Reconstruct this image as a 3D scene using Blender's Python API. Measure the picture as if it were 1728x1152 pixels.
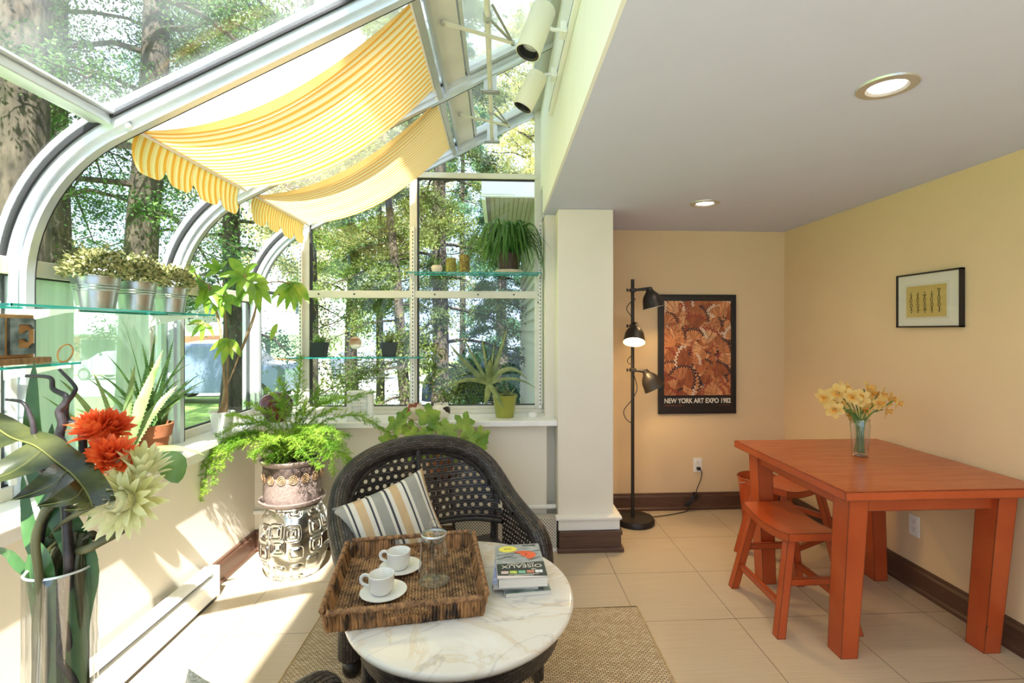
import bpy, bmesh, math, random
import numpy as np
from mathutils import Vector, Matrix, Quaternion
from math import pi, sin, cos, radians as R
random.seed(7); np.random.seed(7)
for o in list(bpy.data.objects): bpy.data.objects.remove(o)
S = bpy.context.scene; COL = S.collection

# ------------------------------------------------------------------ camera, sky, sun, exposure
CH = 1.40; FPX = 850.0; TH = math.atan(49/850.0); CX = 892.0; CY = 558.0
cam = bpy.data.objects.new('camera', bpy.data.cameras.new('camera')); COL.objects.link(cam)
cam.location = (0, 0, CH); cam.rotation_euler = (pi/2, 0, -TH)
cam.data.sensor_width = 36; cam.data.lens = FPX/1728*36
cam.data.shift_x = -(CX-864)/1728; cam.data.shift_y = (CY-576)/1728
cam.data.clip_start = 0.02; cam.data.clip_end = 300
S.camera = cam
S.view_settings.view_transform = 'Standard'; S.view_settings.look = 'None'
S.view_settings.gamma = 1; S.view_settings.use_curve_mapping = False
S.view_settings.exposure = 0.24
w = bpy.data.worlds.new('sky'); S.world = w; w.use_nodes = True
nt = w.node_tree; bg = nt.nodes['Background']
tc = nt.nodes.new('ShaderNodeTexCoord'); nz = nt.nodes.new('ShaderNodeTexNoise'); cr = nt.nodes.new('ShaderNodeValToRGB')
nz.inputs['Scale'].default_value = 2.2; nz.inputs['Detail'].default_value = 6
cr.color_ramp.elements[0].position = .38; cr.color_ramp.elements[0].color = (.52, .72, 1, 1)
cr.color_ramp.elements[1].position = .62; cr.color_ramp.elements[1].color = (.90, .95, 1, 1)
nt.links.new(tc.outputs['Generated'], nz.inputs['Vector']); nt.links.new(nz.outputs['Fac'], cr.inputs['Fac'])
nt.links.new(cr.outputs['Color'], bg.inputs['Color']); bg.inputs['Strength'].default_value = 1.7
sun = bpy.data.objects.new('sun', bpy.data.lights.new('sun', 'SUN')); COL.objects.link(sun)
sun.data.energy = 19; sun.data.angle = R(.6); sun.data.color = (1, .965, .91)
SUND = Vector((-.18, .70, -1)).normalized()
sun.rotation_euler = SUND.to_track_quat('-Z', 'Y').to_euler(); sun.location = (2, -4, 9)

# ------------------------------------------------------------------ helpers
def at(px, py, X=None, Y=None, Z=None):
    u = (px-CX)/FPX; v = (py-CY)/FPX; c, s = cos(TH), sin(TH)
    r = Vector((u*c+s, -u*s+c, -v))
    t = X/r.x if X is not None else Y/r.y if Y is not None else (Z-CH)/r.z
    return Vector((0, 0, CH))+r*t
def V(*a): return Vector(a)

class MB:
    def __init__(s): s.v = []; s.f = []; s.m = []; s.uv = []; s.mi = 0
    def add(s, vs, fs, uvs=None):
        b = len(s.v); s.v += [tuple(p) for p in vs]
        for k, f in enumerate(fs):
            s.f.append([b+i for i in f]); s.m.append(s.mi)
            s.uv.append(uvs[k] if uvs else None)
        return s
    def box(s, x0, x1, y0, y1, z0, z1, mt=None):
        vs = [(x0,y0,z0),(x1,y0,z0),(x1,y1,z0),(x0,y1,z0),(x0,y0,z1),(x1,y0,z1),(x1,y1,z1),(x0,y1,z1)]
        fs = [(0,3,2,1),(4,5,6,7),(0,1,5,4),(1,2,6,5),(2,3,7,6),(3,0,4,7)]
        ax = [(0,1),(0,1),(0,2),(1,2),(0,2),(1,2)]
        uvs = [[(vs[i][a], vs[i][b]) for i in f] for f, (a, b) in zip(fs, ax)]
        if mt is not None: vs = [mt @ Vector(p) for p in vs]
        return s.add(vs, fs, uvs)
    def bar(s, a, b, w, h, up=(0,0,1)):
        a = Vector(a); b = Vector(b); d = b-a; L = d.length; d.normalize()
        u = Vector(up); x = d.cross(u)
        if x.length < 1e-4: x = d.cross(Vector((1, 0, 0)))
        x.normalize(); z = x.cross(d)
        mt = Matrix((x, d, z)).transposed().to_4x4(); mt.translation = a
        return s.box(-w/2, w/2, 0, L, -h/2, h/2, mt)
    def sweep(s, path, ra, rb=None, n=12, caps=True, up=(0,0,1), closed=False):
        P = [Vector(p) for p in path]; N = len(P)
        ra = ra if hasattr(ra, '__len__') else [ra]*N
        rb = ra if rb is None else (rb if hasattr(rb, '__len__') else [rb]*N)
        vs = []; fs = []; uvs = []; L = 0; Ls = []; prev = None
        for i in range(N):
            d = (P[(i+1) % N]-P[i-1]) if closed else (P[min(i+1, N-1)]-P[max(i-1, 0)])
            if d.length < 1e-9: d = Vector((0, 0, 1))
            d.normalize()
            if prev is None:
                x = d.cross(Vector(up))
                if x.length < 1e-3: x = d.cross(Vector((1, 0, 0)))
            else: x = prev-d*prev.dot(d)
            x.normalize(); prev = x; y = d.cross(x)
            if i: L += (P[i]-P[i-1]).length
            Ls.append(L)
            for k in range(n):
                a = 2*pi*k/n; vs.append(P[i]+x*cos(a)*ra[i]+y*sin(a)*rb[i])
        cir = 2*pi*max(max(ra), max(rb))
        for i in range(N if closed else N-1):
            j = (i+1) % N; lj = Ls[j] if j else Ls[-1]+(P[0]-P[-1]).length
            for k in range(n):
                k2 = (k+1) % n
                fs.append((i*n+k, i*n+k2, j*n+k2, j*n+k))
                uvs.append([(Ls[i], cir*k/n), (Ls[i], cir*(k+1)/n), (lj, cir*(k+1)/n), (lj, cir*k/n)])
        if caps and not closed:
            fs.append(tuple(range(n))[::-1]); uvs.append(None); fs.append(tuple((N-1)*n+k for k in range(n))); uvs.append(None)
        b = len(s.v); s.v += [tuple(p) for p in vs]
        for f, u in zip(fs, uvs): s.f.append([b+i for i in f]); s.m.append(s.mi); s.uv.append(u)
        return s
    def lathe(s, prof, c=(0,0,0), n=32, axis=(0,0,1), cap=False):
        ax = Vector(axis).normalized(); q = Vector((0, 0, 1)).rotation_difference(ax); c = Vector(c)
        vs = []; fs = []; uvs = []; L = 0; Ls = [0]
        for i in range(1, len(prof)): L += math.hypot(prof[i][0]-prof[i-1][0], prof[i][1]-prof[i-1][1]); Ls.append(L)
        rm = max(p[0] for p in prof)*2*pi
        for r, z in prof:
            for k in range(n):
                a = 2*pi*k/n; vs.append(c+q @ Vector((r*cos(a), r*sin(a), z)))
        for i in range(len(prof)-1):
            for k in range(n):
                k2 = (k+1) % n
                fs.append((i*n+k, i*n+k2, (i+1)*n+k2, (i+1)*n+k))
                uvs.append([(rm*k/n, Ls[i]), (rm*(k+1)/n, Ls[i]), (rm*(k+1)/n, Ls[i+1]), (rm*k/n, Ls[i+1])])
        if cap:
            fs.append(tuple(range(n))[::-1]); uvs.append(None)
            fs.append(tuple((len(prof)-1)*n+k for k in range(n))); uvs.append(None)
        return s.add(vs, fs, uvs)
    def ell(s, c, rx, ry, rz, n=8, m=6, q=None):
        vs = []; fs = []; c = Vector(c)
        for i in range(m+1):
            t = pi*i/m
            for k in range(n):
                a = 2*pi*k/n; p = Vector((rx*sin(t)*cos(a), ry*sin(t)*sin(a), rz*cos(t)))
                vs.append(c+(q @ p if q is not None else p))
        for i in range(m):
            for k in range(n): fs.append((i*n+k, (i+1)*n+k, (i+1)*n+(k+1) % n, i*n+(k+1) % n))
        return s.add(vs, fs)
    def blade(s, path, wid, nrm=(0,0,1), fold=.0):
        """leaf ribbon along path; wid = list of half widths; fold = V depth"""
        P = [Vector(p) for p in path]; N = len(P); vs = []; fs = []; uvs = []
        for i in range(N):
            d = P[min(i+1, N-1)]-P[max(i-1, 0)]; d.normalize()
            x = d.cross(Vector(nrm))
            if x.length < 1e-3: x = d.cross(Vector((1, 0, .2)))
            x.normalize(); z = x.cross(d)
            vs += [P[i]-x*wid[i]+z*fold*wid[i], P[i], P[i]+x*wid[i]+z*fold*wid[i]]
        for i in range(N-1):
            a = i*3; t0 = i/(N-1); t1 = (i+1)/(N-1)
            fs += [(a, a+1, a+4, a+3), (a+1, a+2, a+5, a+4)]
            uvs += [[(0, t0), (.5, t0), (.5, t1), (0, t1)], [(.5, t0), (1, t0), (1, t1), (.5, t1)]]
        return s.add(vs, fs, uvs)
    def prism(s, pts, axis, d0, d1):
        """closed 2D outline extruded along axis (0,1,2)"""
        def m(p, d):
            q = list(p); q.insert(axis, d); return tuple(q)
        n = len(pts); vs = [m(p, d0) for p in pts]+[m(p, d1) for p in pts]
        fs = [tuple(range(n))[::-1], tuple(n+i for i in range(n))]+[(i, (i+1) % n, n+(i+1) % n, n+i) for i in range(n)]
        return s.add(vs, fs)
    def build(s, name, mats, parent=None, smooth=True, bevel=0, sub=0, ang=40, local=False, flip=False):
        me = bpy.data.meshes.new(name); v = np.array(s.v, dtype=float)
        if len(v) == 0: v = np.zeros((0, 3))
        loc = Vector((0, 0, 0))
        if parent is None and not local:
            lo, hi = v.min(0), v.max(0); loc = Vector(((lo[0]+hi[0])/2, (lo[1]+hi[1])/2, lo[2])); v = v-np.array(loc)
        elif parent is not None and not local:
            p = parent; off = Vector((0, 0, 0))
            while p: off += p.location; p = p.parent
            v = v-np.array(off)
        me.from_pydata(v.tolist(), [], s.f)
        if any(u is not None for u in s.uv):
            ul = me.uv_layers.new(name='UVMap'); flat = []
            for f, u in zip(s.f, s.uv):
                for k in range(len(f)): flat += list(u[k]) if u else [0, 0]
            ul.data.foreach_set('uv', flat)
        mats = mats if isinstance(mats, (list, tuple)) else [mats]
        for m_ in mats: me.materials.append(m_)
        me.polygons.foreach_set('material_index', s.m)
        me.update()
        if flip: me.flip_normals()
        if smooth:
            me.polygons.foreach_set('use_smooth', [True]*len(me.polygons)); me.set_sharp_from_angle(angle=R(ang))
        o = bpy.data.objects.new(name, me); COL.objects.link(o); o.location = loc
        if parent: o.parent = parent
        if bevel:
            b = o.modifiers.new('bevel', 'BEVEL'); b.width = bevel; b.segments = 2; b.limit_method = 'ANGLE'
        if sub:
            b = o.modifiers.new('sub', 'SUBSURF'); b.levels = sub; b.render_levels = sub
        return o

def tag(o, label=None, cat=None, group=None, kind=None):
    if label: o['label'] = label
    if cat: o['category'] = cat
    if group: o['group'] = group
    if kind: o['kind'] = kind
    return o
def thing(name, label, cat, loc=(0,0,0), group=None, rot=None):
    o = bpy.data.objects.new(name, None); COL.objects.link(o); o.location = loc; o.empty_display_size = .05
    if rot: o.rotation_euler = rot
    return tag(o, label, cat, group)
def struct(name, loc=None, mb=None, mats=None, **k):
    if mb is None:
        o = bpy.data.objects.new(name, None); COL.objects.link(o); o.location = loc or (0, 0, 0)
    else: o = mb.build(name, mats, **k)
    o['kind'] = 'structure'; return o
def dup(root, loc, rot=None, label=None):
    r = root.copy(); COL.objects.link(r); r.location = loc
    if rot: r.rotation_euler = rot
    if label: r['label'] = label
    for ch in list(root.children):
        c = ch.copy(); COL.objects.link(c); c.parent = r
        for g in list(ch.children):
            d = g.copy(); COL.objects.link(d); d.parent = c
    return r
def smoothpath(pts, n=6):
    P = [Vector(p) for p in pts]; out = []
    for i in range(len(P)-1):
        p0 = P[max(i-1, 0)]; p1 = P[i]; p2 = P[i+1]; p3 = P[min(i+2, len(P)-1)]
        for k in range(n):
            t = k/n
            out.append(.5*((2*p1)+(p2-p0)*t+(2*p0-5*p1+4*p2-p3)*t*t+(3*p1-p0-3*p2+p3)*t**3))
    out.append(P[-1]); return out

# ------------------------------------------------------------------ materials
def mat(name, col, rough=.5, metal=0, spec=.5, emit=None, es=0, trans=0):
    m = bpy.data.materials.new(name); m.use_nodes = True; b = m.node_tree.nodes['Principled BSDF']
    b.inputs['Base Color'].default_value = (*col, 1); b.inputs['Roughness'].default_value = rough
    b.inputs['Metallic'].default_value = metal; b.inputs['Specular IOR Level'].default_value = spec
    if emit: b.inputs['Emission Color'].default_value = (*emit, 1); b.inputs['Emission Strength'].default_value = es
    return m
def N(m, t, **k):
    n = m.node_tree.nodes.new(t)
    for a, b in k.items():
        if a in n.inputs: n.inputs[a].default_value = b
        else: setattr(n, a, b)
    return n
def L(m, a, b): m.node_tree.links.new(a, b)
def BS(m): return m.node_tree.nodes['Principled BSDF']
def ramp(m, stops, interp='LINEAR'):
    r = N(m, 'ShaderNodeValToRGB'); cr = r.color_ramp; cr.interpolation = interp
    while len(cr.elements) < len(stops): cr.elements.new(.5)
    for e, (p, c) in zip(cr.elements, stops): e.position = p; e.color = (*c, 1)
    return r
def M_(m, op, a, b=None, c=None):
    n = N(m, 'ShaderNodeMath', operation=op)
    for i, x in enumerate((a, b, c)):
        if x is None: continue
        if isinstance(x, (int, float)): n.inputs[i].default_value = x
        else: L(m, x, n.inputs[i])
    return n.outputs[0]
def noisy(name, c1, c2, scale=20, rough=.5, bump=0, metal=0, detail=4, stretch=None, coord='Object', lo=.35, hi=.65, spec=.5, bs=None):
    m = mat(name, c1, rough, metal, spec); tc = N(m, 'ShaderNodeTexCoord'); nz = N(m, 'ShaderNodeTexNoise', Scale=scale, Detail=detail)
    src = tc.outputs[coord]
    if stretch:
        mp = N(m, 'ShaderNodeMapping'); mp.inputs['Scale'].default_value = stretch; L(m, src, mp.inputs[0]); src = mp.outputs[0]
    L(m, src, nz.inputs['Vector']); r = ramp(m, [(lo, c1), (hi, c2)]); L(m, nz.outputs['Fac'], r.inputs['Fac']); L(m, r.outputs['Color'], BS(m).inputs['Base Color'])
    if bump:
        b = N(m, 'ShaderNodeBump', Strength=bump, Distance=bs or .01); L(m, nz.outputs['Fac'], b.inputs['Height']); L(m, b.outputs[0], BS(m).inputs['Normal'])
    return m
def leafmat(name, c1, c2, scale=30, trans=.35, rough=.45, stripe=None, coord='Object', c3=None):
    """leaf: diffuse + translucent, colour varied by noise; stripe = colour at leaf margins (UV x)"""
    m = mat(name, c1, rough); tc = N(m, 'ShaderNodeTexCoord'); nz = N(m, 'ShaderNodeTexNoise', Scale=scale, Detail=3)
    L(m, tc.outputs[coord], nz.inputs['Vector']); st = [(.36, c1), (.62, c2)]+([(.8, c3)] if c3 else [])
    r = ramp(m, st); L(m, nz.outputs['Fac'], r.inputs['Fac']); c = r.outputs['Color']
    if stripe:
        uv = N(m, 'ShaderNodeSeparateXYZ'); L(m, tc.outputs['UV'], uv.inputs[0])
        d = M_(m, 'ABSOLUTE', M_(m, 'SUBTRACT', uv.outputs[0], .5)); f = M_(m, 'GREATER_THAN', d, .33)
        mx = N(m, 'ShaderNodeMix', data_type='RGBA'); L(m, f, mx.inputs[0]); L(m, c, mx.inputs[6]); mx.inputs[7].default_value = (*stripe, 1); c = mx.outputs[2]
    L(m, c, BS(m).inputs['Base Color'])
    tr = N(m, 'ShaderNodeBsdfTranslucent'); L(m, c, tr.inputs['Color'])
    ms = N(m, 'ShaderNodeMixShader'); ms.inputs[0].default_value = trans
    L(m, BS(m).outputs[0], ms.inputs[1]); L(m, tr.outputs[0], ms.inputs[2]); L(m, ms.outputs[0], m.node_tree.nodes['Material Output'].inputs[0])
    return m
def glassmat(name, tint=(1,1,1), refl=.9, base=.04, dirt=None):
    m = bpy.data.materials.new(name); m.use_nodes = True; t = m.node_tree; t.nodes.remove(BS(m))
    tr = N(m, 'ShaderNodeBsdfTransparent'); tr.inputs[0].default_value = (*tint, 1)
    gl = N(m, 'ShaderNodeBsdfGlossy', Roughness=.0); lw = N(m, 'ShaderNodeLayerWeight', Blend=.5)
    f = M_(m, 'ADD', M_(m, 'MULTIPLY', M_(m, 'POWER', lw.outputs['Facing'], 4.0), refl), base)
    ms = N(m, 'ShaderNodeMixShader'); L(m, f, ms.inputs[0]); L(m, tr.outputs[0], ms.inputs[1]); L(m, gl.outputs[0], ms.inputs[2]); out = ms.outputs[0]
    if dirt:
        df = N(m, 'ShaderNodeBsdfDiffuse'); df.inputs[0].default_value = (*dirt[0], 1); tl = N(m, 'ShaderNodeBsdfTranslucent'); tl.inputs[0].default_value = (*dirt[0], 1)
        ad = N(m, 'ShaderNodeMixShader'); ad.inputs[0].default_value = .6; L(m, df.outputs[0], ad.inputs[1]); L(m, tl.outputs[0], ad.inputs[2])
        tc = N(m, 'ShaderNodeTexCoord'); mp = N(m, 'ShaderNodeMapping'); mp.inputs['Scale'].default_value = dirt[3]; nz = N(m, 'ShaderNodeTexNoise', Scale=1.0, Detail=6)
        L(m, tc.outputs['Object'], mp.inputs[0]); L(m, mp.outputs[0], nz.inputs['Vector'])
        fr = M_(m, 'ADD', M_(m, 'MULTIPLY', nz.outputs['Fac'], dirt[2]), dirt[1])
        m2 = N(m, 'ShaderNodeMixShader'); L(m, fr, m2.inputs[0]); L(m, out, m2.inputs[1]); L(m, ad.outputs[0], m2.inputs[2]); out = m2.outputs[0]
    L(m, out, t.nodes['Material Output'].inputs[0]); return m
def brickmat(name, c1, c2, mortar, bw, rh, ms=.1, bump=.5, rough=.5, coord='UV', scale=1, dist=.004, rot=0):
    m = mat(name, c1, rough); tc = N(m, 'ShaderNodeTexCoord'); b = N(m, 'ShaderNodeTexBrick')
    b.inputs['Scale'].default_value = scale; b.inputs['Brick Width'].default_value = bw; b.inputs['Row Height'].default_value = rh
    b.inputs['Mortar Size'].default_value = ms; b.inputs['Mortar Smooth'].default_value = .6
    b.inputs['Color1'].default_value = (*c1, 1); b.inputs['Color2'].default_value = (*c2, 1); b.inputs['Mortar'].default_value = (*mortar, 1)
    src = tc.outputs[coord]
    if rot:
        mp = N(m, 'ShaderNodeMapping'); mp.inputs['Rotation'].default_value = (0, 0, rot); L(m, src, mp.inputs[0]); src = mp.outputs[0]
    L(m, src, b.inputs['Vector']); L(m, b.outputs['Color'], BS(m).inputs['Base Color'])
    bp = N(m, 'ShaderNodeBump', Strength=bump, Distance=dist, invert=True); L(m, b.outputs['Fac'], bp.inputs['Height']); L(m, bp.outputs[0], BS(m).inputs['Normal'])
    return m

def plaster(name, col, rough=.85): return noisy(name, col, tuple(x*.98 for x in col), 5, rough, .02, spec=.2)
m_wall = plaster('warm_cream_paint', (.76, .575, .35))
m_wallpale = plaster('pale_cream_paint', (.82, .765, .65))
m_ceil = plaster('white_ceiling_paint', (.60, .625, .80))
m_white = mat('white_gloss_trim', (.86, .85, .80), .35)
m_sill = noisy('white_sill_paint', (.88, .88, .86), (.82, .82, .80), 14, .35)
m_frame = noisy('cream_aluminium', (.60, .65, .68), (.72, .76, .79), 3, .30, metal=.45)
m_frame2 = noisy('weathered_cream_metal', (.66, .64, .54), (.76, .74, .64), 4, .45)
m_gasket = mat('black_gasket', (.02, .02, .022), .6)
m_alum = mat('bare_aluminium', (.62, .62, .6), .35, .8)
m_bwood = noisy('dark_brown_baseboard', (.085, .040, .024), (.11, .055, .034), 8, .4, stretch=(1, 1, 8))
m_glass = glassmat('window_glass', (.985, .985, .985), .8, .045)
m_roofhaze = glassmat('sunlit_dusty_roof_glass', (.95, .97, .98), .8, .05, dirt=((.92, .93, .92), .34, .36, (2, 3, 3)))
m_roofclear = glassmat('lightly_dusty_roof_glass', (.97, .98, .985), .8, .05, dirt=((.80, .86, .92), -.10, .40, (3, 5, 3)))
m_hazy = glassmat('streaky_window_glass', (.86, .95, .92), .5, .05, dirt=((.46, .55, .55), .42, .6, (1, 26, 1.2)))
m_shelfglass = glassmat('shelf_glass', (.86, .97, .94), .8, .05)
m_shelfedge = mat('green_glass_edge', (.02, .30, .25), .1)
m_clear = glassmat('clear_tableware_glass', (.95, .96, .96), 1.2, .09)
m_dark = mat('dark_bronze_metal', (.035, .03, .026), .42, .4)
m_black = mat('black_plastic', (.012, .012, .013), .45)
m_blackframe = mat('black_frame', (.015, .012, .012), .35)
# floor tiles
m_floor = mat('beige_porcelain_tile', (.62, .52, .38), .28)
def floor_nodes(m):
    tc = N(m, 'ShaderNodeTexCoord'); sp = N(m, 'ShaderNodeSeparateXYZ'); L(m, tc.outputs['Object'], sp.inputs[0]); P = .48
    fx = M_(m, 'ABSOLUTE', M_(m, 'SUBTRACT', M_(m, 'FRACT', M_(m, 'DIVIDE', M_(m, 'ADD', sp.outputs[0], 20*P-.667+P/2), P)), .5))
    fy = M_(m, 'ABSOLUTE', M_(m, 'SUBTRACT', M_(m, 'FRACT', M_(m, 'DIVIDE', M_(m, 'ADD', sp.outputs[1], 20*P-2.87+P/2), P)), .5))
    g = M_(m, 'LESS_THAN', M_(m, 'MINIMUM', fx, fy), .0035)
    mp = N(m, 'ShaderNodeMapping'); mp.inputs['Scale'].default_value = (3, 160, 1); L(m, tc.outputs['Object'], mp.inputs[0])
    nz = N(m, 'ShaderNodeTexNoise', Scale=1.0, Detail=3); L(m, mp.outputs[0], nz.inputs['Vector'])
    r = ramp(m, [(.3, (.51, .41, .28)), (.7, (.58, .48, .345))]); L(m, nz.outputs['Fac'], r.inputs['Fac'])
    mx = N(m, 'ShaderNodeMix', data_type='RGBA'); L(m, g, mx.inputs[0]); L(m, r.outputs['Color'], mx.inputs[6]); mx.inputs[7].default_value = (.16, .12, .08, 1)
    L(m, mx.outputs[2], BS(m).inputs['Base Color'])
    bp = N(m, 'ShaderNodeBump', Strength=.5, Distance=.003, invert=True); L(m, g, bp.inputs['Height']); L(m, bp.outputs[0], BS(m).inputs['Normal'])
floor_nodes(m_floor)

# ------------------------------------------------------------------ room shell
GX = -1.70; GY = 3.57; SX = .29; RX = 2.26; FY = 3.88; CZ = 2.185; SZ = .82; Y0 = -1.6
EX, EZ, SL = -1.38, 2.13, .53          # eave point and roof slope
def roofz(x): return EZ+SL*(x-EX)
f = MB().box(-1.85, 2.45, Y0, 4.0, -.12, 0); fl = struct('floor', mb=f, mats=m_floor, smooth=False)
# keep tile grid in world coordinates
fl.data.transform(Matrix.Translation(fl.location)); fl.location = (0, 0, 0)
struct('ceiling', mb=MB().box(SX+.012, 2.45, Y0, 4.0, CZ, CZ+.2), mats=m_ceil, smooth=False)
struct('wall_right', mb=MB().box(RX, RX+.19, Y0, 4.0, 0, CZ), mats=m_wall, smooth=False)
struct('wall_back', mb=MB().box(.735, RX, FY, 4.0, 0, CZ), mats=m_wall, smooth=False)
struct('wall_left', mb=MB().box(-1.85, -1.56, Y0, 3.72, 0, SZ-.035), mats=m_wallpale, smooth=False)
struct('wall_knee', mb=MB().box(-1.56, .31, 3.31, 3.72, 0, SZ-.035), mats=m_wallpale, smooth=False)
struct('wall_column', mb=MB().box(.375, .735, 3.22, 4.0, 0, CZ), mats=m_wallpale, smooth=False, bevel=.006)
struct('wall_jamb', mb=MB().box(.31, .375, 3.40, 4.0, 0, CZ), mats=m_wallpale, smooth=False)
struct('wall_upper', mb=MB().box(SX, SX+.16, Y0, 3.62, CZ+.2, 5.3).box(SX, SX+.012, Y0, 3.40, CZ+.001, CZ+.2), mats=plaster('off_white_paint', (.84, .83, .79)), smooth=False)
# house body above with overhanging eave (shades the upper part of the roof)
struct('trim_eave', mb=MB().box(-.03, 1.4, -7, 3.62, 5.3, 5.48), mats=m_white, smooth=False)
# sills
sl = MB().box(-1.74, -1.50, Y0, 3.62, SZ-.035, SZ).box(-1.50, .373, 3.235, 3.62, SZ-.035, SZ)
struct('trim_sill', mb=sl, mats=m_sill, smooth=False, bevel=.004)
struct('trim_sill_left_apron', mb=MB().box(-1.56, -1.535, Y0, 3.31, SZ-.09, SZ-.035), mats=m_sill, smooth=False)
# knee-wall ledge above convector
struct('trim_ledge', mb=MB().box(-1.56, .373, 3.285, 3.31, .235, .26), mats=m_white, smooth=False, bevel=.006)
# baseboards with moulded profile
def base_prof(): return [(0, 0), (.028, 0), (.028, .018), (.020, .026), (.020, .105), (.013, .118), (.013, .128), (0, .132)]
def baseboard(name, side, a, b):
    mb = MB()
    for p in [0]:
        pr = base_prof()
        if side == 'back': mb.prism([(FY-x, z) for x, z in pr], 0, a, b)
        elif side == 'right': mb.prism([(RX-x, z) for x, z in pr], 1, a, b)
        elif side == 'left': mb.prism([(-1.56+x, z) for x, z in pr], 1, a, b)
        elif side == 'knee': mb.prism([(3.31-x, z) for x, z in pr], 0, a, b)
    bm_o = mb.build(name, m_bwood, smooth=False); bm_o['kind'] = 'structure'
    bm = bmesh.new(); bm.from_mesh(bm_o.data); bmesh.ops.recalc_face_normals(bm, faces=bm.faces); bm.to_mesh(bm_o.data); bm.free()
baseboard('baseboard_back', 'back', .735, RX); baseboard('baseboard_right', 'right', Y0, FY)
baseboard('baseboard_left', 'left', Y0, 3.31); baseboard('baseboard_knee', 'knee', -1.56, -.30)
cb = MB().box(.375, .772, 3.160, 3.22, 0, .135).box(.365, .787, 3.145, 3.22, 0, .028).box(.375, .779, 3.153, 3.22, .105, .135).box(.735, .772, 3.221, 3.60, 0, .134).box(.735, .787, 3.221, 3.60, 0, .0275)
struct('baseboard_column', mb=cb, mats=m_bwood, smooth=False, bevel=.003)
struct('trim_column_plinth', mb=MB().box(.372, .765, 3.168, 3.22, .135, .205).box(.355, .775, 3.150, 3.22, .205, .222).box(.736, .765, 3.221, 3.60, .135, .2045).box(.736, .775, 3.221, 3.60, .205, .2215), mats=m_white, smooth=False, bevel=.003)

# ------------------------------------------------------------------ greenhouse: ribs, purlins, glazing
ARC = .64
def prof_pts(off=0, z0=SZ, x1=SX, n=14):
    """profile of the glazing from sill up over the curve to the house wall, offset outward"""
    c = Vector((GX+ARC, 0, 0)); cz = EZ-ARC*sin(R(62)); out = [(GX-off, z0)]
    for k in range(n+1):
        a = R(180-62*k/n); out.append((GX+ARC+(ARC+off)*cos(a), cz+(ARC+off)*sin(a)))
    dx = -off*sin(math.atan(SL)); dz = off*cos(math.atan(SL))
    ex = GX+ARC+(ARC+off)*cos(R(118)); ez = cz+(ARC+off)*sin(R(118))
    out.append((x1, ez+SL*(x1-ex))); return out
def rib(name, y, wd=.066, gask=True):
    mb = MB()
    def strip(o0, o1, w0, w1, mi):
        a = prof_pts(o0); b = prof_pts(o1); mb.mi = mi; n = len(a); vs = []; fs = []
        for (ax, az), (bx, bz) in zip(a, b): vs += [(ax, y+w0, az), (ax, y+w1, az), (bx, y+w1, bz), (bx, y+w0, bz)]
        for i in range(n-1):
            q = i*4
            for k in range(4): fs.append((q+k, q+(k+1) % 4, q+4+(k+1) % 4, q+4+k))
        fs += [(0, 1, 2, 3), (n*4-1, n*4-2, n*4-3, n*4-4)]
        mb.add(vs, fs)
    strip(-.028, .028, -wd/2, wd/2, 0); strip(-.052, -.028, -wd/4, wd/4, 0)
    strip(.004, .022, -wd/2-.010, -wd/2, 1); strip(.004, .022, wd/2, wd/2+.010, 1)
    strip(-.053, -.030, wd/4, wd/4+.004, 1)
    strip(.028, .05, -wd/2-.006, wd/2+.006, 0)
    o = mb.build(name, [m_frame, m_gasket], ang=30); o['kind'] = 'structure'
    bm = bmesh.new(); bm.from_mesh(o.data); bmesh.ops.recalc_face_normals(bm, faces=bm.faces); bm.to_mesh(o.data); bm.free()
    return o
RIBS = [-.68, .17, 1.02, 1.87, 2.72]
for i, y in enumerate(RIBS): rib('trim_%d' % (i+1), y)
rib('trim_6', 3.575, .06)
ys = RIBS+[3.575]
def lathe_bolt(mb, p, r=.006, h=.005, ax=(0, -1, 0)): mb.lathe([(r, 0), (r, h*.6), (r*.6, h)], p, 8, ax, cap=True)
# left bays
for i in range(len(ys)-1):
    a, b = ys[i]+.033, ys[i+1]-.033
    wn = struct('window_%d' % (i+2), (GX, (a+b)/2, SZ))
    fr = MB().box(GX-.03, GX+.025, a, b, SZ, SZ+.045).box(GX-.03, GX+.022, a, b, 1.595, 1.655)
    g2 = MB().box(GX-.012, GX+.008, a, b, SZ+.045, SZ+.051).box(GX-.012, GX+.008, a, b, 1.589, 1.595)
    fr.bar((GX+.02, a+.004, SZ+.045), (GX+.02, a+.004, 1.595), .012, .02, (0, 1, 0))
    fr.build('sash_frame', m_frame2, wn, smooth=False, bevel=.003); g2.build('sash_gasket', m_gasket, wn, smooth=False)
    pu = MB().box(EX-.035, EX+.03, a, b, EZ-.01, EZ+.022).box(EX-.045, EX+.045, a, b, EZ+.022, EZ+.034)
    pu.build('eave_rail', m_frame, wn, smooth=False, bevel=.003)
    g = MB(); g.add([(GX, a, SZ+.045), (GX, b, SZ+.045), (GX, b, 1.6), (GX, a, 1.6)], [(0, 1, 2, 3)])
    g.build('lower_pane', m_hazy if i == 3 else m_glass, wn, smooth=False)
    pp = prof_pts(.012, 1.65, EX); g = MB(); vs = []
    for x, z in pp[:-1]: vs += [(x, a-.02, z), (x, b+.02, z)]
    g.add(vs, [(k*2, k*2+1, k*2+3, k*2+2) for k in range(len(pp)-2)]); g.build('curved_pane', m_glass, wn)
    (ex, ez) = pp[-2]; g = MB(); x1 = SX
    g.add([(ex, a-.02, ez), (ex, b+.02, ez), (x1, b+.02, ez+SL*(x1-ex)), (x1, a-.02, ez+SL*(x1-ex))], [(0, 1, 2, 3)]); g.build('roof_pane', m_roofhaze if i == 3 else m_roofclear, wn, smooth=False)
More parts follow.
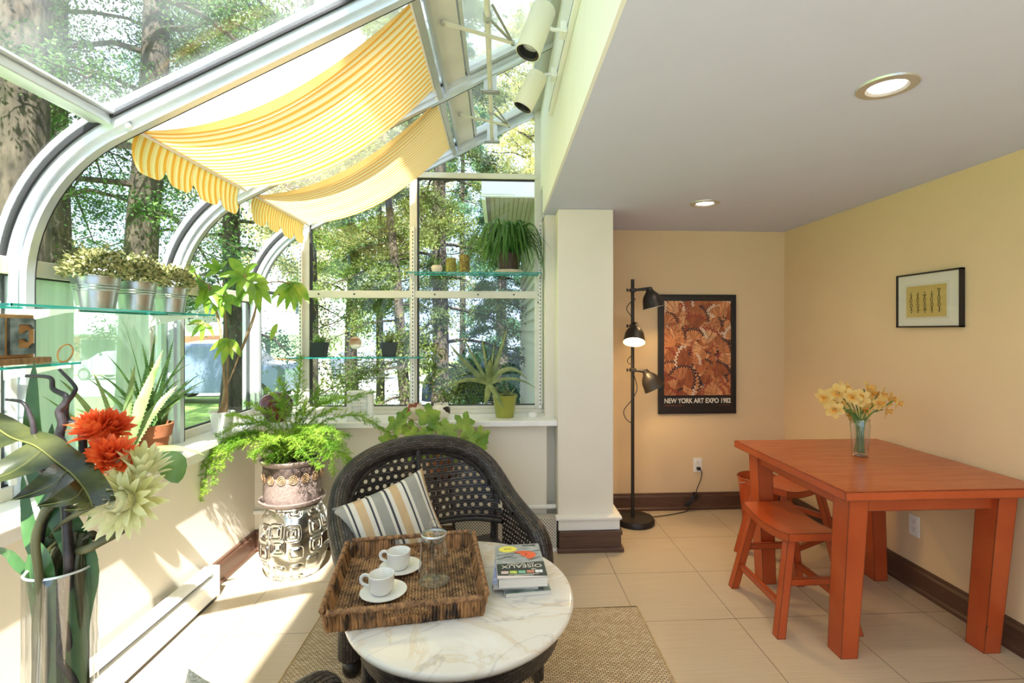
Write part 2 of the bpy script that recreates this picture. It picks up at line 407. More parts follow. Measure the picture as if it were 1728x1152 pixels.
# roof purlin plates and ridge trim
pm = MB()
def slopebox(mb, x0, x1, y0, y1, o0, o1):
    vs = []
    for x in (x0, x1):
        for o in (o0, o1):
            for y in (y0, y1): vs.append((x-o*.468, y, roofz(x)+o*.884))
    mb.add(vs, [(0, 1, 3, 2), (4, 6, 7, 5), (0, 4, 5, 1), (2, 3, 7, 6), (0, 2, 6, 4), (1, 5, 7, 3)])
slopebox(pm, -.30, -.185, -.7, 3.55, -.012, .01); struct('trim_7', mb=pm, mats=m_frame2, smooth=False)
pm = MB(); slopebox(pm, -.35, -.325, -.7, 3.55, -.06, .01); slopebox(pm, -.305, -.29, -.7, 3.55, -.045, -.012); struct('trim_8', mb=pm, mats=m_alum, smooth=False)
pm = MB(); slopebox(pm, .215, .285, -.7, 3.6, -.05, .02); struct('trim_9', mb=pm, mats=m_alum, smooth=False)
pm = MB()
for y in (1.91, 2.665, 2.775, 3.50): slopebox(pm, -.18, .215, y-.014, y+.014, -.02, .012)
slopebox(pm, -.18, -.165, -.6, 3.5, -.02, .012)
struct('trim_10', mb=pm, mats=m_alum, smooth=False)

# gable window
gw = struct('window_1', (-.6, GY, SZ))
MX = [-1.335, -.60, .275]
fr = MB().box(GX+.02, .31, GY-.03, GY+.03, SZ, SZ+.03).box(GX+.02, .31, GY-.015, GY+.03, SZ+.03, SZ+.055)
fr.box(-1.32, .30, GY-.035, GY+.01, 1.628, 1.678)
fr.box(-.60, .27, GY-.03, GY+.02, 2.468, 2.505)
for x in MX:
    fr.box(x-.026, x+.026, GY-.02, GY+.03, SZ+.03, min(roofz(x)-.02, 3.2))
fr.build('frame', m_frame2, gw, smooth=False, bevel=.003)
gk = MB()
for x in MX[:2]: gk.box(x+.026, x+.036, GY-.012, GY+.02, SZ+.055, roofz(x)-.02)
gk.box(-1.32, .27, GY-.012, GY+.02, SZ+.055, SZ+.060); gk.box(-.57, .25, GY-.012, GY+.02, 2.462, 2.468)
gk.build('gasket', m_gasket, gw, smooth=False)
bl = MB()
for x in (-1.24, -1.0, -.6, -.45, -.15, .1, .275):
    lathe_bolt(bl, (x, GY-.035, 1.653))
for x, z in ((-.6, 2.02), (.275, 2.02), (.275, 1.60), (-.6, 1.60)): lathe_bolt(bl, (x, GY-.02, z), .008)
bl.build('screw_heads', m_dark, gw)
st = MB(); sd = MB()
for x, z1 in ((-1.36, 2.02), (-.60, 2.12), (.285, 2.16)):
    st.box(x-.010, x+.010, GY-.045, GY-.02, SZ+.035, z1)
    z = SZ+.06
    while z < z1-.02: sd.box(x-.0028, x+.0028, GY-.0456, GY-.0449, z, z+.014); z += .026
st.build('shelf_standard', m_white, gw, smooth=False); sd.build('standard_slots', m_gasket, gw, smooth=False)
gl = MB(); pr_ = prof_pts(.0, SZ+.05, .30)
def gz(x):
    if x >= EX: return roofz(x)
    c = GX+ARC; cz = EZ-ARC*sin(R(62)); return cz+math.sqrt(max(ARC**2-(x-c)**2, 0))
xs = [GX+.03+(k/8.0)**1*(MX[0]-GX-.03) for k in range(9)]
def pane(x0, x1, z0, z1=None, top=True, nm='pane'):
    n = 8; vs = [(x0+(x1-x0)*k/n, GY+.012, z0) for k in range(n+1)]+[(x0+(x1-x0)*k/n, GY+.012, (gz(x0+(x1-x0)*k/n)-.01) if z1 is None else z1) for k in range(n+1)]
    MB().add(vs, [(k, k+1, n+2+k, n+1+k) for k in range(n)]).build(nm, m_glass, gw, smooth=False)
pane(GX+.03, MX[0], SZ+.055); pane(MX[0]+.03, MX[1], SZ+.055, 1.64); pane(MX[0]+.03, MX[1], 1.67)
pane(MX[1]+.03, MX[2], SZ+.055, 1.64); pane(MX[1]+.03, MX[2], 1.67, 2.475); pane(MX[1]+.03, MX[2], 2.5)

# ------------------------------------------------------------------ awnings
def stripes(name, ca, cb, pitch, duty, trans, fold=None):
    m = mat(name, ca, .8, spec=.1); tc = N(m, 'ShaderNodeTexCoord'); sp = N(m, 'ShaderNodeSeparateXYZ'); L(m, tc.outputs['UV'], sp.inputs[0])
    fr = M_(m, 'FRACT', M_(m, 'DIVIDE', sp.outputs[0], pitch))
    r = ramp(m, [(0, ca), (duty, cb), (duty+.13, ca), (duty+.18, cb)], 'CONSTANT'); L(m, fr, r.inputs['Fac'])
    nz = N(m, 'ShaderNodeTexNoise', Scale=4, Detail=3); L(m, tc.outputs['UV'], nz.inputs['Vector'])
    L(m, r.outputs['Color'], BS(m).inputs['Base Color'])
    bp = N(m, 'ShaderNodeBump', Strength=.25, Distance=.02); L(m, nz.outputs['Fac'], bp.inputs['Height']); L(m, bp.outputs[0], BS(m).inputs['Normal'])
    tr = N(m, 'ShaderNodeBsdfTranslucent'); L(m, r.outputs['Color'], tr.inputs['Color'])
    ms = N(m, 'ShaderNodeMixShader'); ms.inputs[0].default_value = trans
    L(m, BS(m).outputs[0], ms.inputs[1]); L(m, tr.outputs[0], ms.inputs[2]); L(m, ms.outputs[0], m.node_tree.nodes['Material Output'].inputs[0]); return m
m_awn = stripes('yellow_striped_canvas', (.86, .45, .08), (.90, .80, .48), .042, .42, .5)
m_awn2 = stripes('fine_striped_canvas', (.86, .46, .09), (.90, .78, .46), .030, .42, .5)
m_hem = leafmat('canvas_hem', (.78, .56, .20), (.84, .62, .25), 6, .4, .8)
def awning(y0, y1, m, label, sag, yt0, yt1):
    t = thing('striped_awning', label, 'awning', (-.82, (y0+y1)/2, 2.1), 'striped canvas awnings under the glass roof')
    NU, NV = 24, 20; x0, z0, x1, z1 = -1.30, 2.12, -.335, 2.63; vs = []; fs = []; uv = []
    def P_(u, v):
        yy = (y0+(y1-y0)*u)*(1-v)+(yt0+(yt1-yt0)*u)*v
        side = 1.04-.22*u
        return (x0+(x1-x0)*v+.01*sin(u*19+v*4)*sin(pi*v), yy, z0+(z1-z0)*v-4*sag*v*(1-v)*side+.006*sin(u*23)*sin(pi*v))
    for j in range(NV+1):
        for i in range(NU+1): vs.append(P_(i/NU, j/NV))
    for j in range(NV):
        for i in range(NU):
            a = j*(NU+1)+i; fs.append((a, a+1, a+NU+2, a+NU+1))
            U = [(i/NU*(y1-y0), j/NV), ((i+1)/NU*(y1-y0), j/NV), ((i+1)/NU*(y1-y0), (j+1)/NV), (i/NU*(y1-y0), (j+1)/NV)]; uv.append(U)
    MB().add(vs, fs, uv).build('canvas', m, t)
    for u, s in ((0, -1), (1, 1)):
        mb = MB(); vs = []; n = 20
        for j in range(n+1):
            p = P_(u, j/n); k = sin(pi*j/n)
            vs += [p, (p[0]-.01*k, p[1]+s*.004+s*.012*k, p[2]+.024*k+.003), (p[0]-.010*k, p[1]-s*.014*k, p[2]+.030*k+.003)]
        mb.add(vs, [q for j in range(n) for q in ((j*3, j*3+1, j*3+4, j*3+3), (j*3+1, j*3+2, j*3+5, j*3+4))]); mb.build('side_hem', m_hem, t)
    # scalloped valance
    mb = MB(); n = 60; vs = []; uv = []; fs = []; W = y1-y0; ns = 4.0; rows = 5
    for i in range(n+1):
        u = i/n; ph = (u*ns) % 1 if i < n else .999; h = .098+.048*(1-abs(2*ph-1)**5)
        if u > .97: h = min(h, .12)
        for k in range(rows+1):
            q = k/rows; vs.append((x0-.004-.014*sin(q*pi*.8)*(1+.3*sin(u*14)), y0+W*u-.006+.012*q*(1 if u > .5 else -1), z0+.004-h*q))
    for i in range(n):
        for k in range(rows):
            a = i*(rows+1)+k; fs.append((a, a+1, a+rows+2, a+rows+1)); uv.append([(i/n*W, 0), (i/n*W, .1), ((i+1)/n*W, .1), ((i+1)/n*W, 0)])
    mb.add(vs, fs, uv).build('valance', m, t)
    mb = MB(); mb.bar((x0-.002, y0, z0+.008), (x0-.002, y1, z0+.008), .03, .012); mb.build('hem_band', m_hem, t, smooth=False)
    mb = MB(); mb.sweep([(x0, y0-.06, z0), (x0, y1+.05, z0)], .009, n=10); mb.build('lower_rod', m_white, t); MB().sweep([(x1, yt0-.03, z1+.005), (x1, yt1+.03, z1+.005)], .008, n=10).build('upper_rod', m_white, t); return t
awning(1.90, 2.62, m_awn, 'yellow and cream striped awning nearer the camera, above the zinc bucket plants', .148, 1.92, 2.59)
awning(2.77, 3.47, m_awn2, 'finer striped yellow awning beside the end window wall', .140, 2.73, 3.42)

# roof vent opener: rod, brackets and scissor arms
t = thing('roof_vent_opener', 'cream metal crank rod with scissor arms under the roof vents', 'window opener', (-.06, 2.5, 2.6))
zr = roofz(-.05)-.13
mb = MB(); mb.sweep([(-.05, 1.5, zr), (-.05, 3.47, zr)], .0125, n=12); mb.build('rod', m_frame2, t)
for y in (2.72, 3.44):
    mb = MB(); mb.box(-.085, -.015, y-.006, y+.022, zr-.02, zr+.09).box(-.10, 0, y-.018, y+.034, zr-.018, zr-.012); mb.build('bracket', m_alum, t, smooth=False)
for y in (2.15, 3.06):
    a = V(-.24, y, roofz(-.24)-.03); b = V(.06, y+.10, zr-.02)
    MB().bar(a, b, .022, .006).build('arm', m_frame2, t, smooth=False)
    MB().bar((-.05, y-.05, zr), b, .012, .005).build('scissor_link', m_alum, t, smooth=False); MB().bar((-.03, y-.13, zr), b, .010, .004).build('scissor_link', m_alum, t, smooth=False)
    for p in (a, b, V(-.05, y-.05, zr-.012)): MB().lathe([(.009, -.01), (.009, .008), (.004, .012)], p, 10, cap=True).build('pivot_bolt', m_alum, t)
    MB().sweep([(-.05, y-.07, zr), (-.05, y-.03, zr)], .018, n=12).build('collar', m_alum, t)

# track and two track spotlights on the upper wall
mb = MB().box(SX-.022, SX, -.4, 2.76, 2.58, 2.62); tr = mb.build('lighting_track', m_white, None, smooth=False, bevel=.003)
tag(tr, 'long slim white lighting track high on the cream wall', 'lighting track')
mb = MB().box(SX-.0225, SX-.0218, -.4, 2.74, 2.596, 2.604); mb.build('track_slot', m_black, tr, smooth=False)
m_bulb = mat('dull_bulb', (.6, .6, .58), .15)
def track_lamp(ym, zt, d, label, ln, r):
    t = thing('track_spotlight', label, 'spotlight', (SX-.03, ym, 2.5), 'cream cylinder spotlights on the track')
    o = V(SX-.145, ym, zt); d = Vector(d).normalized()
    MB().box(SX-.05, SX-.0225, ym-.03, ym+.03, 2.578, 2.622).build('track_adapter', m_white, t, smooth=False, bevel=.004)
    MB().sweep([(SX-.04, ym, 2.60), (SX-.075, ym, 2.60), tuple(o+d*-.02+V(.03, 0, 0))], .008, n=10).build('arm', m_white, t)
    MB().lathe([(0, -ln*.5), (r*.9, -ln*.5), (r, -ln*.5+.008), (r, ln*.5), (r-.004, ln*.5), (r-.006, ln*.5-.03)], o, 40, d).build('cylinder', m_frame3, t)
    MB().lathe([(r-.0035, ln*.5+.001), (r-.012, ln*.5-.006), (r-.016, ln*.5-.035)], o, 40, d).build('baffle', m_black, t)
    MB().lathe([(r-.014, ln*.5-.034), (r-.03, ln*.5-.028), (0, ln*.5-.022)], o, 30, d).build('bulb', m_bulb, t)
m_frame3 = mat('cream_enamel', (.82, .77, .62), .42)
track_lamp(2.00, 2.595, (-.33, -.10, -.94), 'nearer cream track spotlight with its black mouth showing', .205, .050)
track_lamp(2.35, 2.52, (-.44, .06, -.9), 'farther cream track spotlight turned toward the window', .17, .047)

# ------------------------------------------------------------------ ceiling downlights
m_lens = mat('lit_lens', (1, 1, 1), .4, emit=(1, .93, .8), es=14)
m_nick = mat('brushed_nickel', (.62, .61, .6), .35, .7)
def downlight(x, y, label, pw):
    t = thing('ceiling_downlight', label, 'ceiling light', (x, y, CZ-.01), 'recessed ceiling downlights')
    MB().lathe([(.088, 0), (.086, -.006), (.060, -.008), (.052, -.002), (.050, .0)], (x, y, CZ), 40).build('trim_ring', m_nick, t)
    MB().lathe([(.051, -.001), (.03, -.003), (0, -.004)], (x, y, CZ), 30).build('lens', m_lens, t)
    l = bpy.data.objects.new('downlight_bulb', bpy.data.lights.new('downlight_bulb', 'SPOT')); COL.objects.link(l)
    l.location = (0, 0, -.012); l.parent = t; l.data.energy = pw; l.data.spot_size = R(150); l.data.spot_blend = .9
    l.data.color = (1, .84, .62); l.data.shadow_soft_size = .05
    return t
downlight(1.241, 1.547, 'lit round nickel ceiling downlight above the orange table', 13)
downlight(1.26, 3.03, 'smaller looking ceiling downlight deep in the alcove near the poster', 9)
downlight(1.24, .1, 'added unseen ceiling downlight almost above the camera, nearer than the orange table', 17); downlight(1.24, -1.2, 'added unseen ceiling downlight furthest behind the camera', 17)  # two out-of-view downlights added as extra light for the room

# ------------------------------------------------------------------ poster
t = thing('art_poster', 'black framed poster of orange pencil shavings on the alcove wall', 'poster', (1.545, FY-.02, .75))
px0, px1, pz0, pz1 = 1.235, 1.855, .752, 1.683; fy = FY-.022
MB().box(px0, px1, fy, FY-.001, pz0, pz1).build('backing', m_blackframe, t, smooth=False, bevel=.002)
fr = MB()
for a in ((px0, px1, fy-.006, fy, pz0, pz0+.012), (px0, px1, fy-.006, fy, pz1-.012, pz1), (px0, px0+.012, fy-.006, fy, pz0, pz1), (px1-.012, px1, fy-.006, fy, pz0, pz1)): fr.box(*a)
fr.build('frame', m_blackframe, t, smooth=False, bevel=.002)
ax0, ax1, az0, az1 = px0+.045, px1-.045, pz0+.145, pz1-.05
cols = [(.62, .22, .08), (.74, .31, .12), (.52, .16, .05), (.82, .40, .18), (.38, .10, .03), (.68, .26, .09)]
pm_ = [noisy('shaving_%d' % i, c, tuple(x*.62 for x in c), 55, .6, detail=3, stretch=(1, 1, .4)) for i, c in enumerate(cols)]
pm_ += [mat('shaving_rim_black', (.02, .012, .02), .6), mat('shaving_rim_white', (.75, .60, .45), .6), mat('shaving_rim_red', (.30, .04, .02), .6)]
mb = MB(); mb.mi = 4; mb.box(ax0, ax1, fy-.0005, fy, az0, az1); rg = random.Random(5); lay = 0
from mathutils import geometry
def clipq(poly):
    def clip(p, f, inter):
        out = []
        for i in range(len(p)):
            a, b = p[i-1], p[i]
            if f(b):
                if not f(a): out.append(inter(a, b))
                out.append(b)
            elif f(a): out.append(inter(a, b))
        return out
    for (k, s, v) in ((0, 1, ax0), (0, -1, ax1), (1, 1, az0), (1, -1, az1)):
        if len(poly) < 3: return []
        poly = clip(poly, lambda q: s*(q[k]-v) >= 0, lambda a, b: tuple(a[j]+(b[j]-a[j])*((v-a[k])/(b[k]-a[k])) for j in (0, 1)))
    return poly
for k in range(110):
    gx, gz_ = (k*7 % 11)/10.0, ((k*3+k//11) % 11)/10.0
    cx = ax0+(ax1-ax0)*(gx+rg.uniform(-.08, .08)); cz = az0+(az1-az0)*(gz_+rg.uniform(-.06, .06)); lay += .00006
    th = rg.uniform(.0, 3.1); sp = rg.uniform(1.0, 1.7); r1 = rg.uniform(.10, .165); n = 26; apex = (cx-r1*.6*cos(th), cz-r1*.6*sin(th)); rr = []
    for i in range(n+1):
        a = th-sp/2+sp*i/n; r_ = r1+.010*sin(i*1.9+k); rr.append((a, r_))
    ci = rg.randrange(6); rim = rg.choice([6, 6, 8, 7, 6, 8])
    for i in range(n):
        (a0, q0), (a1, q1) = rr[i], rr[i+1]
        def pt(a, q): return (apex[0]+q*cos(a), apex[1]+q*sin(a))
        for (i0, i1, mi, ly) in ((.02, q0, ci if i % 7 else 4, lay), (None, None, rim, lay+.00003)):
            if i0 is None: poly = [pt(a0, q0-.013), pt(a0, q0+.001), pt(a1, q1+.001), pt(a1, q1-.013)]
            else: poly = [pt(a0, .02), pt(a0, q0), pt(a1, q1), pt(a1, .02)]
            poly = clipq(poly)
            if len(poly) >= 3:
                mb.mi = mi; mb.add([(p[0], fy-.0008-ly, p[1]) for p in poly], [tuple(range(len(poly)))])
mb.build('printed_artwork', pm_, t, smooth=False)
def text(name, s, loc, size, m, parent, rot=(pi/2, 0, 0), sx=1.0, align='LEFT', bold=0, extr=.0002):
    cu = bpy.data.curves.new(name, 'FONT'); cu.body = s; cu.size = size; cu.align_x = align; cu.extrude = extr; cu.offset = bold
    tmp = bpy.data.objects.new(name+'_tmp', cu); COL.objects.link(tmp); bpy.context.view_layer.update()
    me = bpy.data.meshes.new_from_object(tmp.evaluated_get(bpy.context.evaluated_depsgraph_get())); bpy.data.objects.remove(tmp)
    me.transform(Matrix.Diagonal((sx, 1, 1, 1))); me.materials.clear(); me.materials.append(m)
    o = bpy.data.objects.new(name, me); COL.objects.link(o)
    if parent: o.parent = parent; loc = Vector(loc)-parent.location
    o.location = loc; o.rotation_euler = rot; return o
m_cream = mat('cream_ink', (.8, .76, .66), .6); m_redink = mat('dull_red_ink', (.16, .04, .02), .6)
tx = text('title_lettering', 'NEW YORK ART EXPO 1982', (px0+.045, fy-.002, pz0+.085), .052, m_cream, t, bold=.0012)
wd = max(v.co.x for v in tx.data.vertices)-min(v.co.x for v in tx.data.vertices); tx.data.transform(Matrix.Diagonal(((px1-px0-.09)/wd, 1, 1, 1)))
MB().box(px0+.047, px0+.19, fy-.0008, fy, pz0+.062, pz0+.068).build('small_print', m_redink, t, smooth=False); MB().box(px1-.15, px1-.047, fy-.0008, fy, pz0+.064, pz0+.067).build('small_print', m_redink, t, smooth=False)

# ------------------------------------------------------------------ framed acrobat print on right wall
t = thing('framed_print', 'small black framed print of ink figures on yellow, on the right wall', 'picture', (RX-.02, 2.52, 1.41))
a0, a1, b0, b1 = 2.322, 2.719, 1.418, 1.708; xf = RX-.026
fr = MB(); w_ = .008
for q in ((a0, a1, b0, b0+w_), (a0, a1, b1-w_, b1), (a0, a0+w_, b0, b1), (a1-w_, a1, b0, b1)): fr.box(xf, RX-.001, *q)
fr.build('frame', m_blackframe, t, smooth=False)
MB().box(xf+.008, RX-.002, a0+w_, a1-w_, b0+w_, b1-w_).build('mat_board', mat('ivory_mat', (.74, .72, .62), .8), t, smooth=False)
ya, yb, za, zb = a0+.082, a1-.066, b0+.055, b1-.068
MB().box(xf+.0068, xf+.008, ya-.012, yb+.012, za-.012, zb+.012).build('mat_bevel', mat('pale_mat', (.68, .66, .54), .8), t, smooth=False)
MB().box(xf+.006, xf+.007, ya, yb, za, zb).build('yellow_sheet', noisy('mustard_paper', (.56, .42, .12), (.60, .47, .16), 12, .8), t, smooth=False)
ink = MB(); rg = random.Random(11); W = yb-ya; H_ = zb-za
def fig(cy, z0, h, up, style):
    def q(u, v): return (xf+.0055, cy+u*.1, z0+(v if up else 1-v)*h)
    def ln(pts, r=.0016): ink.sweep([q(*p) for p in pts], r, .0006, n=6)
    ln([(0, .50), (0, .78)], .003); ink.ell(q(0, .92), .0006, .0032, .0045)
    if style == 0: ln([(-.10, .95), (-.02, .76), (.02, .76), (.11, .97)], .002)
    elif style == 1: ln([(-.12, .82), (0, .76), (.12, .70)], .002)
    elif style == 2: ln([(-.07, .58), (-.10, .72), (0, .77), (.10, .72), (.07, .58)], .002)
    else: ln([(-.12, .70), (0, .78), (.10, .84)], .002)
    ln([(0, .50), (-.07, .27), (-.02, .02)], .002); ln([(0, .50), (.08, .27), (.03, .0)], .002); ln([(-.02, .02), (-.06, .0)]); ln([(.03, 0), (.07, .01)])
for k, s in enumerate((3, 1, 2, 3, 0)):
    cy = yb-W*(.13+.175*k)
    fig(cy, za+H_*.47, H_*(.33 if k < 4 else .42), True, s); fig(cy-.002, za+H_*.13, H_*.32, False, (1, 3, 2, 1, 3)[k])
ink.build('ink_figures', m_black, t)
MB().add([(xf+.001, a0+w_, b0+w_), (xf+.001, a1-w_, b0+w_), (xf+.001, a1-w_, b1-w_), (xf+.001, a0+w_, b1-w_)], [(0, 1, 2, 3)]).build('glazing', m_glass, t, smooth=False)

# ------------------------------------------------------------------ outlets and lamp cord
def outlet(pos, axis, label):
    t = thing('wall_outlet', label, 'outlet', pos, 'white wall outlets'); x, y, z = pos
    def bx(w0, w1, h0, h1, d0, d1, mb):
        if axis == 'y': mb.box(x+w0, x+w1, y-d1, y-d0, z+h0, z+h1)
        else: mb.box(x-d1, x-d0, y-w1, y-w0, z+h0, z+h1)
    mb = MB(); bx(-.035, .035, -.057, .057, 0, .006, mb); mb.build('cover_plate', m_white, t, smooth=False, bevel=.003)
    mb = MB(); bx(-.017, .017, .006, .036, .006, .008, mb); bx(-.017, .017, -.036, -.006, .006, .008, mb); mb.build('socket', m_white, t, smooth=False, bevel=.002)
    mb = MB()
    for c in (.021, -.021):
        bx(-.008, -.006, c, c+.009, .008, .0085, mb); bx(.006, .008, c, c+.008, .008, .0085, mb); bx(-.002, .002, c-.010, c-.006, .008, .0085, mb)
    mb.build('slots', m_black, t, smooth=False); return t
outlet((1.555, FY, .345), 'y', 'white wall outlet below the poster with a black plug in it')
outlet((RX, 2.62, .34), 'x', 'white wall outlet on the right wall under the orange table')
cd = MB(); ox, oy = 1.555, FY
pth = smoothpath([(ox, oy-.03, .325), (ox+.018, oy-.04, .30), (ox+.012, oy-.035, .24), (ox-.02, oy-.04, .17), (ox-.03, oy-.045, .135), (ox-.08, oy-.05, .07), (ox-.10, oy-.06, .012), (ox-.2, oy-.10, .006), (1.25, 3.74, .006), (1.08, 3.70, .006)])
cd.sweep(pth, .0032, n=8)
for k in range(4):
    o_ = k*.006; cd.sweep(smoothpath([(ox-.045-o_, oy-.05-o_, .15), (ox-.02-o_, oy-.055, .10-o_), (ox-.09, oy-.055-o_, .045+o_), (ox-.12+o_, oy-.05, .05), (ox-.075+o_, oy-.06, .10), (ox-.035, oy-.05-o_, .15)]), .003, n=6)
cd.sweep(smoothpath([(ox-.03, oy-.06, .13), (ox, oy-.06, .12), (ox-.03, oy-.05, .115)]), .003, n=6)
t = thing('power_cord', 'black lamp cord bundled below the outlet under the poster', 'power cord', (ox-.06, oy-.05, 0))
cd.build('cable', m_black, t); MB().box(ox-.013, ox+.013, oy-.036, oy-.0085, .312, .334).build('plug', m_black, t, smooth=False, bevel=.004)

# ------------------------------------------------------------------ floor lamp
t = thing('floor_lamp', 'dark bronze floor lamp with three bell shades by the column', 'floor lamp', (.975, 3.62, 0)); lx, ly = .968, 3.62
MB().lathe([(0, 0), (.135, 0), (.142, .006), (.142, .030), (.134, .042), (.10, .046), (0, .047)], (.985, ly+.005, 0), 48).build('base', m_dark, t)
MB().sweep([(lx, ly, .045), (lx, ly, 1.775)], .0125, n=16).build('pole', m_dark, t)
m_inner = mat('white_shade_lining', (.9, .86, .76), .5); m_glow = mat('glowing_bulb', (1, 1, 1), .4, emit=(1, .78, .42), es=30)
def shade(zj, dx, d, lit, px):
    j = V(lx, ly-.01, zj); d = Vector(d).normalized(); nk = j+Vector(dx)
    sh_ = thing('lamp_head', None, None, (0, 0, 0)) if False else None
    MB().box(lx-.020, lx+.020, ly-.030, ly+.018, zj-.014, zj+.014).build('clamp', m_dark, t, smooth=False, bevel=.004)
    kb = MB(); kb.sweep([(lx-.018, ly-.01, zj), (lx-.038, ly-.01, zj)], .004, n=8); kb.box(lx-.048, lx-.036, ly-.013, ly-.007, zj-.012, zj+.012); kb.build('clamp_knob', m_dark, t, bevel=.002)
    MB().sweep([j, j*.4+nk*.6, nk], [.008, .012, .014], n=10).build('arm', m_dark, t)
    pr = [(.012, -.012), (.020, -.010), (.026, .012), (.030, .020), (.034, .024), (.056, .052), (.066, .075), (.070, .10), (.076, .132), (.0785, .140)]
    sh = MB().lathe(pr, nk, 44, d).build('lamp_shade', m_dark, t)
    MB().lathe([(r-.0025, z+.0005) for r, z in pr[4:]], nk, 44, d).build('lining', m_inner, sh)
    MB().ell(nk+d*.085, .030, .030, .036, 20, 14).build('bulb', m_glow if lit else m_bulb, sh)
    l = bpy.data.objects.new('lamp_bulb_light', bpy.data.lights.new('lamp_bulb_light', 'SPOT')); COL.objects.link(l); l.parent = t
    l.location = (nk+d*.125)-t.location; l.rotation_euler = d.to_track_quat('-Z', 'Y').to_euler(); l.data.energy = 14 if lit else 5; l.data.spot_size = R(130); l.data.spot_blend = .5
    l.data.color = (1, .66, .30); l.data.shadow_soft_size = .03
shade(1.695, (.115, -.015, .010), (.20, -.05, -.9), False, 1); shade(1.435, (-.004, -.06, .010), (-.14, -.42, -.9), True, 0)
shade(1.115, (.085, -.02, -.008), (.42, -.12, -.8), False, 1)
mb = MB(); mb.sweep(smoothpath([(lx-.01, ly, 1.65), (lx+.016, ly-.012, 1.63), (lx-.016, ly-.014, 1.61), (lx-.045, ly, 1.56), (lx-.012, ly-.01, 1.50), (lx-.01, ly+.012, 1.44)]), .003, n=6)
mb.sweep(smoothpath([(lx+.012, ly+.01, 1.08), (lx+.03, ly-.01, .98), (lx-.01, ly-.014, .90), (lx-.065, ly, .82), (lx-.05, ly, .76), (lx-.012, ly-.012, .73)]), .003, n=6)
mb.sweep(smoothpath([(lx-.012, ly-.01, 1.22), (lx-.04, ly, 1.18), (lx-.01, ly-.012, 1.15)]), .003, n=6); mb.build('cord', m_black, t)

# ------------------------------------------------------------------ orange table and stools
def paint(name, c1, c2, worn, rough=.3):
    m = mat(name, c1, rough); tc = N(m, 'ShaderNodeTexCoord'); nz = N(m, 'ShaderNodeTexNoise', Scale=5, Detail=4); L(m, tc.outputs['Object'], nz.inputs['Vector'])
    r = ramp(m, [(.35, c1), (.65, c2)]); L(m, nz.outputs['Fac'], r.inputs['Fac'])
    ge = N(m, 'ShaderNodeBevel', Radius=.009, samples=6); gm = N(m, 'ShaderNodeNewGeometry'); dt = N(m, 'ShaderNodeVectorMath', operation='DOT_PRODUCT')
    L(m, ge.outputs[0], dt.inputs[0]); L(m, gm.outputs['Normal'], dt.inputs[1])
    n2 = N(m, 'ShaderNodeTexNoise', Scale=28, Detail=5); L(m, tc.outputs['Object'], n2.inputs['Vector'])
    e = M_(m, 'GREATER_THAN', M_(m, 'SUBTRACT', M_(m, 'SUBTRACT', 1, dt.outputs['Value']), M_(m, 'MULTIPLY', n2.outputs['Fac'], .16)), 0.0)
    n3 = N(m, 'ShaderNodeTexNoise', Scale=34, Detail=6); mp = N(m, 'ShaderNodeMapping'); mp.inputs['Scale'].default_value = (1, 1, .35); L(m, tc.outputs['Object'], mp.inputs[0]); L(m, mp.outputs[0], n3.inputs['Vector'])
    sp = M_(m, 'GREATER_THAN', n3.outputs['Fac'], .735); f_ = M_(m, 'MAXIMUM', e, sp)
    mx = N(m, 'ShaderNodeMix', data_type='RGBA'); L(m, f_, mx.inputs[0]); L(m, r.outputs['Color'], mx.inputs[6]); mx.inputs[7].default_value = (*worn, 1)
    L(m, mx.outputs[2], BS(m).inputs['Base Color']); return m
m_or = paint('worn_orange_lacquer', (.42, .064, .014), (.48, .086, .020), (.045, .018, .010))
m_ortop = noisy('orange_lacquer_top', (.42, .085, .020), (.48, .115, .030), 5, .22, stretch=(1, 6, 1))
t = thing('dining_table', 'orange lacquered wooden table with chipped dark edges against the right wall', 'table', (1.81, 2.4, 0))
tx0, tx1, ty0, ty1 = 1.372, 2.236, 1.925, 2.875
MB().box(tx0, tx1, ty0, ty1, .722, .758).build('edge', m_or, t, smooth=False)
MB().box(tx0+.006, tx1-.006, ty0+.006, ty1-.006, .757, .7605).build('tabletop', m_ortop, t, smooth=False)
def slab(mb, x0, x1, y0, y1, X0, X1, Y0_, Y1_, zt, zb=0):
    mb.add([(X0, Y0_, zb), (X1, Y0_, zb), (X1, Y1_, zb), (X0, Y1_, zb), (x0, y0, zt), (x1, y0, zt), (x1, y1, zt), (x0, y1, zt)], [(0, 3, 2, 1), (4, 5, 6, 7), (0, 1, 5, 4), (1, 2, 6, 5), (2, 3, 7, 6), (3, 0, 4, 7)])
for sx, sy in ((0, 0), (1, 0), (0, 1), (1, 1)):
    xa = 1.432 if sx == 0 else 2.082; ya = 1.985 if sy == 0 else 2.725; dx = .022*(1 if sx else -1)*1; dy = .07*(1 if sy else 1)*0
    XA = 1.452 if sx == 0 else 2.096; YA = 2.066 if sy == 0 else 2.70
    mb = MB(); slab(mb, xa, xa+.085, ya, ya+.10, XA-(.0 if sx else 0), XA+.075, YA, YA+.088, .722); mb.build('leg', m_or, t, smooth=False)
MB().box(1.50, 2.10, 2.02, 2.045, .645, .722).build('apron', m_or, t, smooth=False)
MB().box(1.50, 2.10, 2.79, 2.815, .645, .722).build('apron', m_or, t, smooth=False)
MB().box(1.447, 1.472, 2.06, 2.76, .655, .722).build('apron', m_or, t, smooth=False)
MB().box(2.12, 2.145, 2.06, 2.76, .655, .722).build('apron', m_or, t, smooth=False)
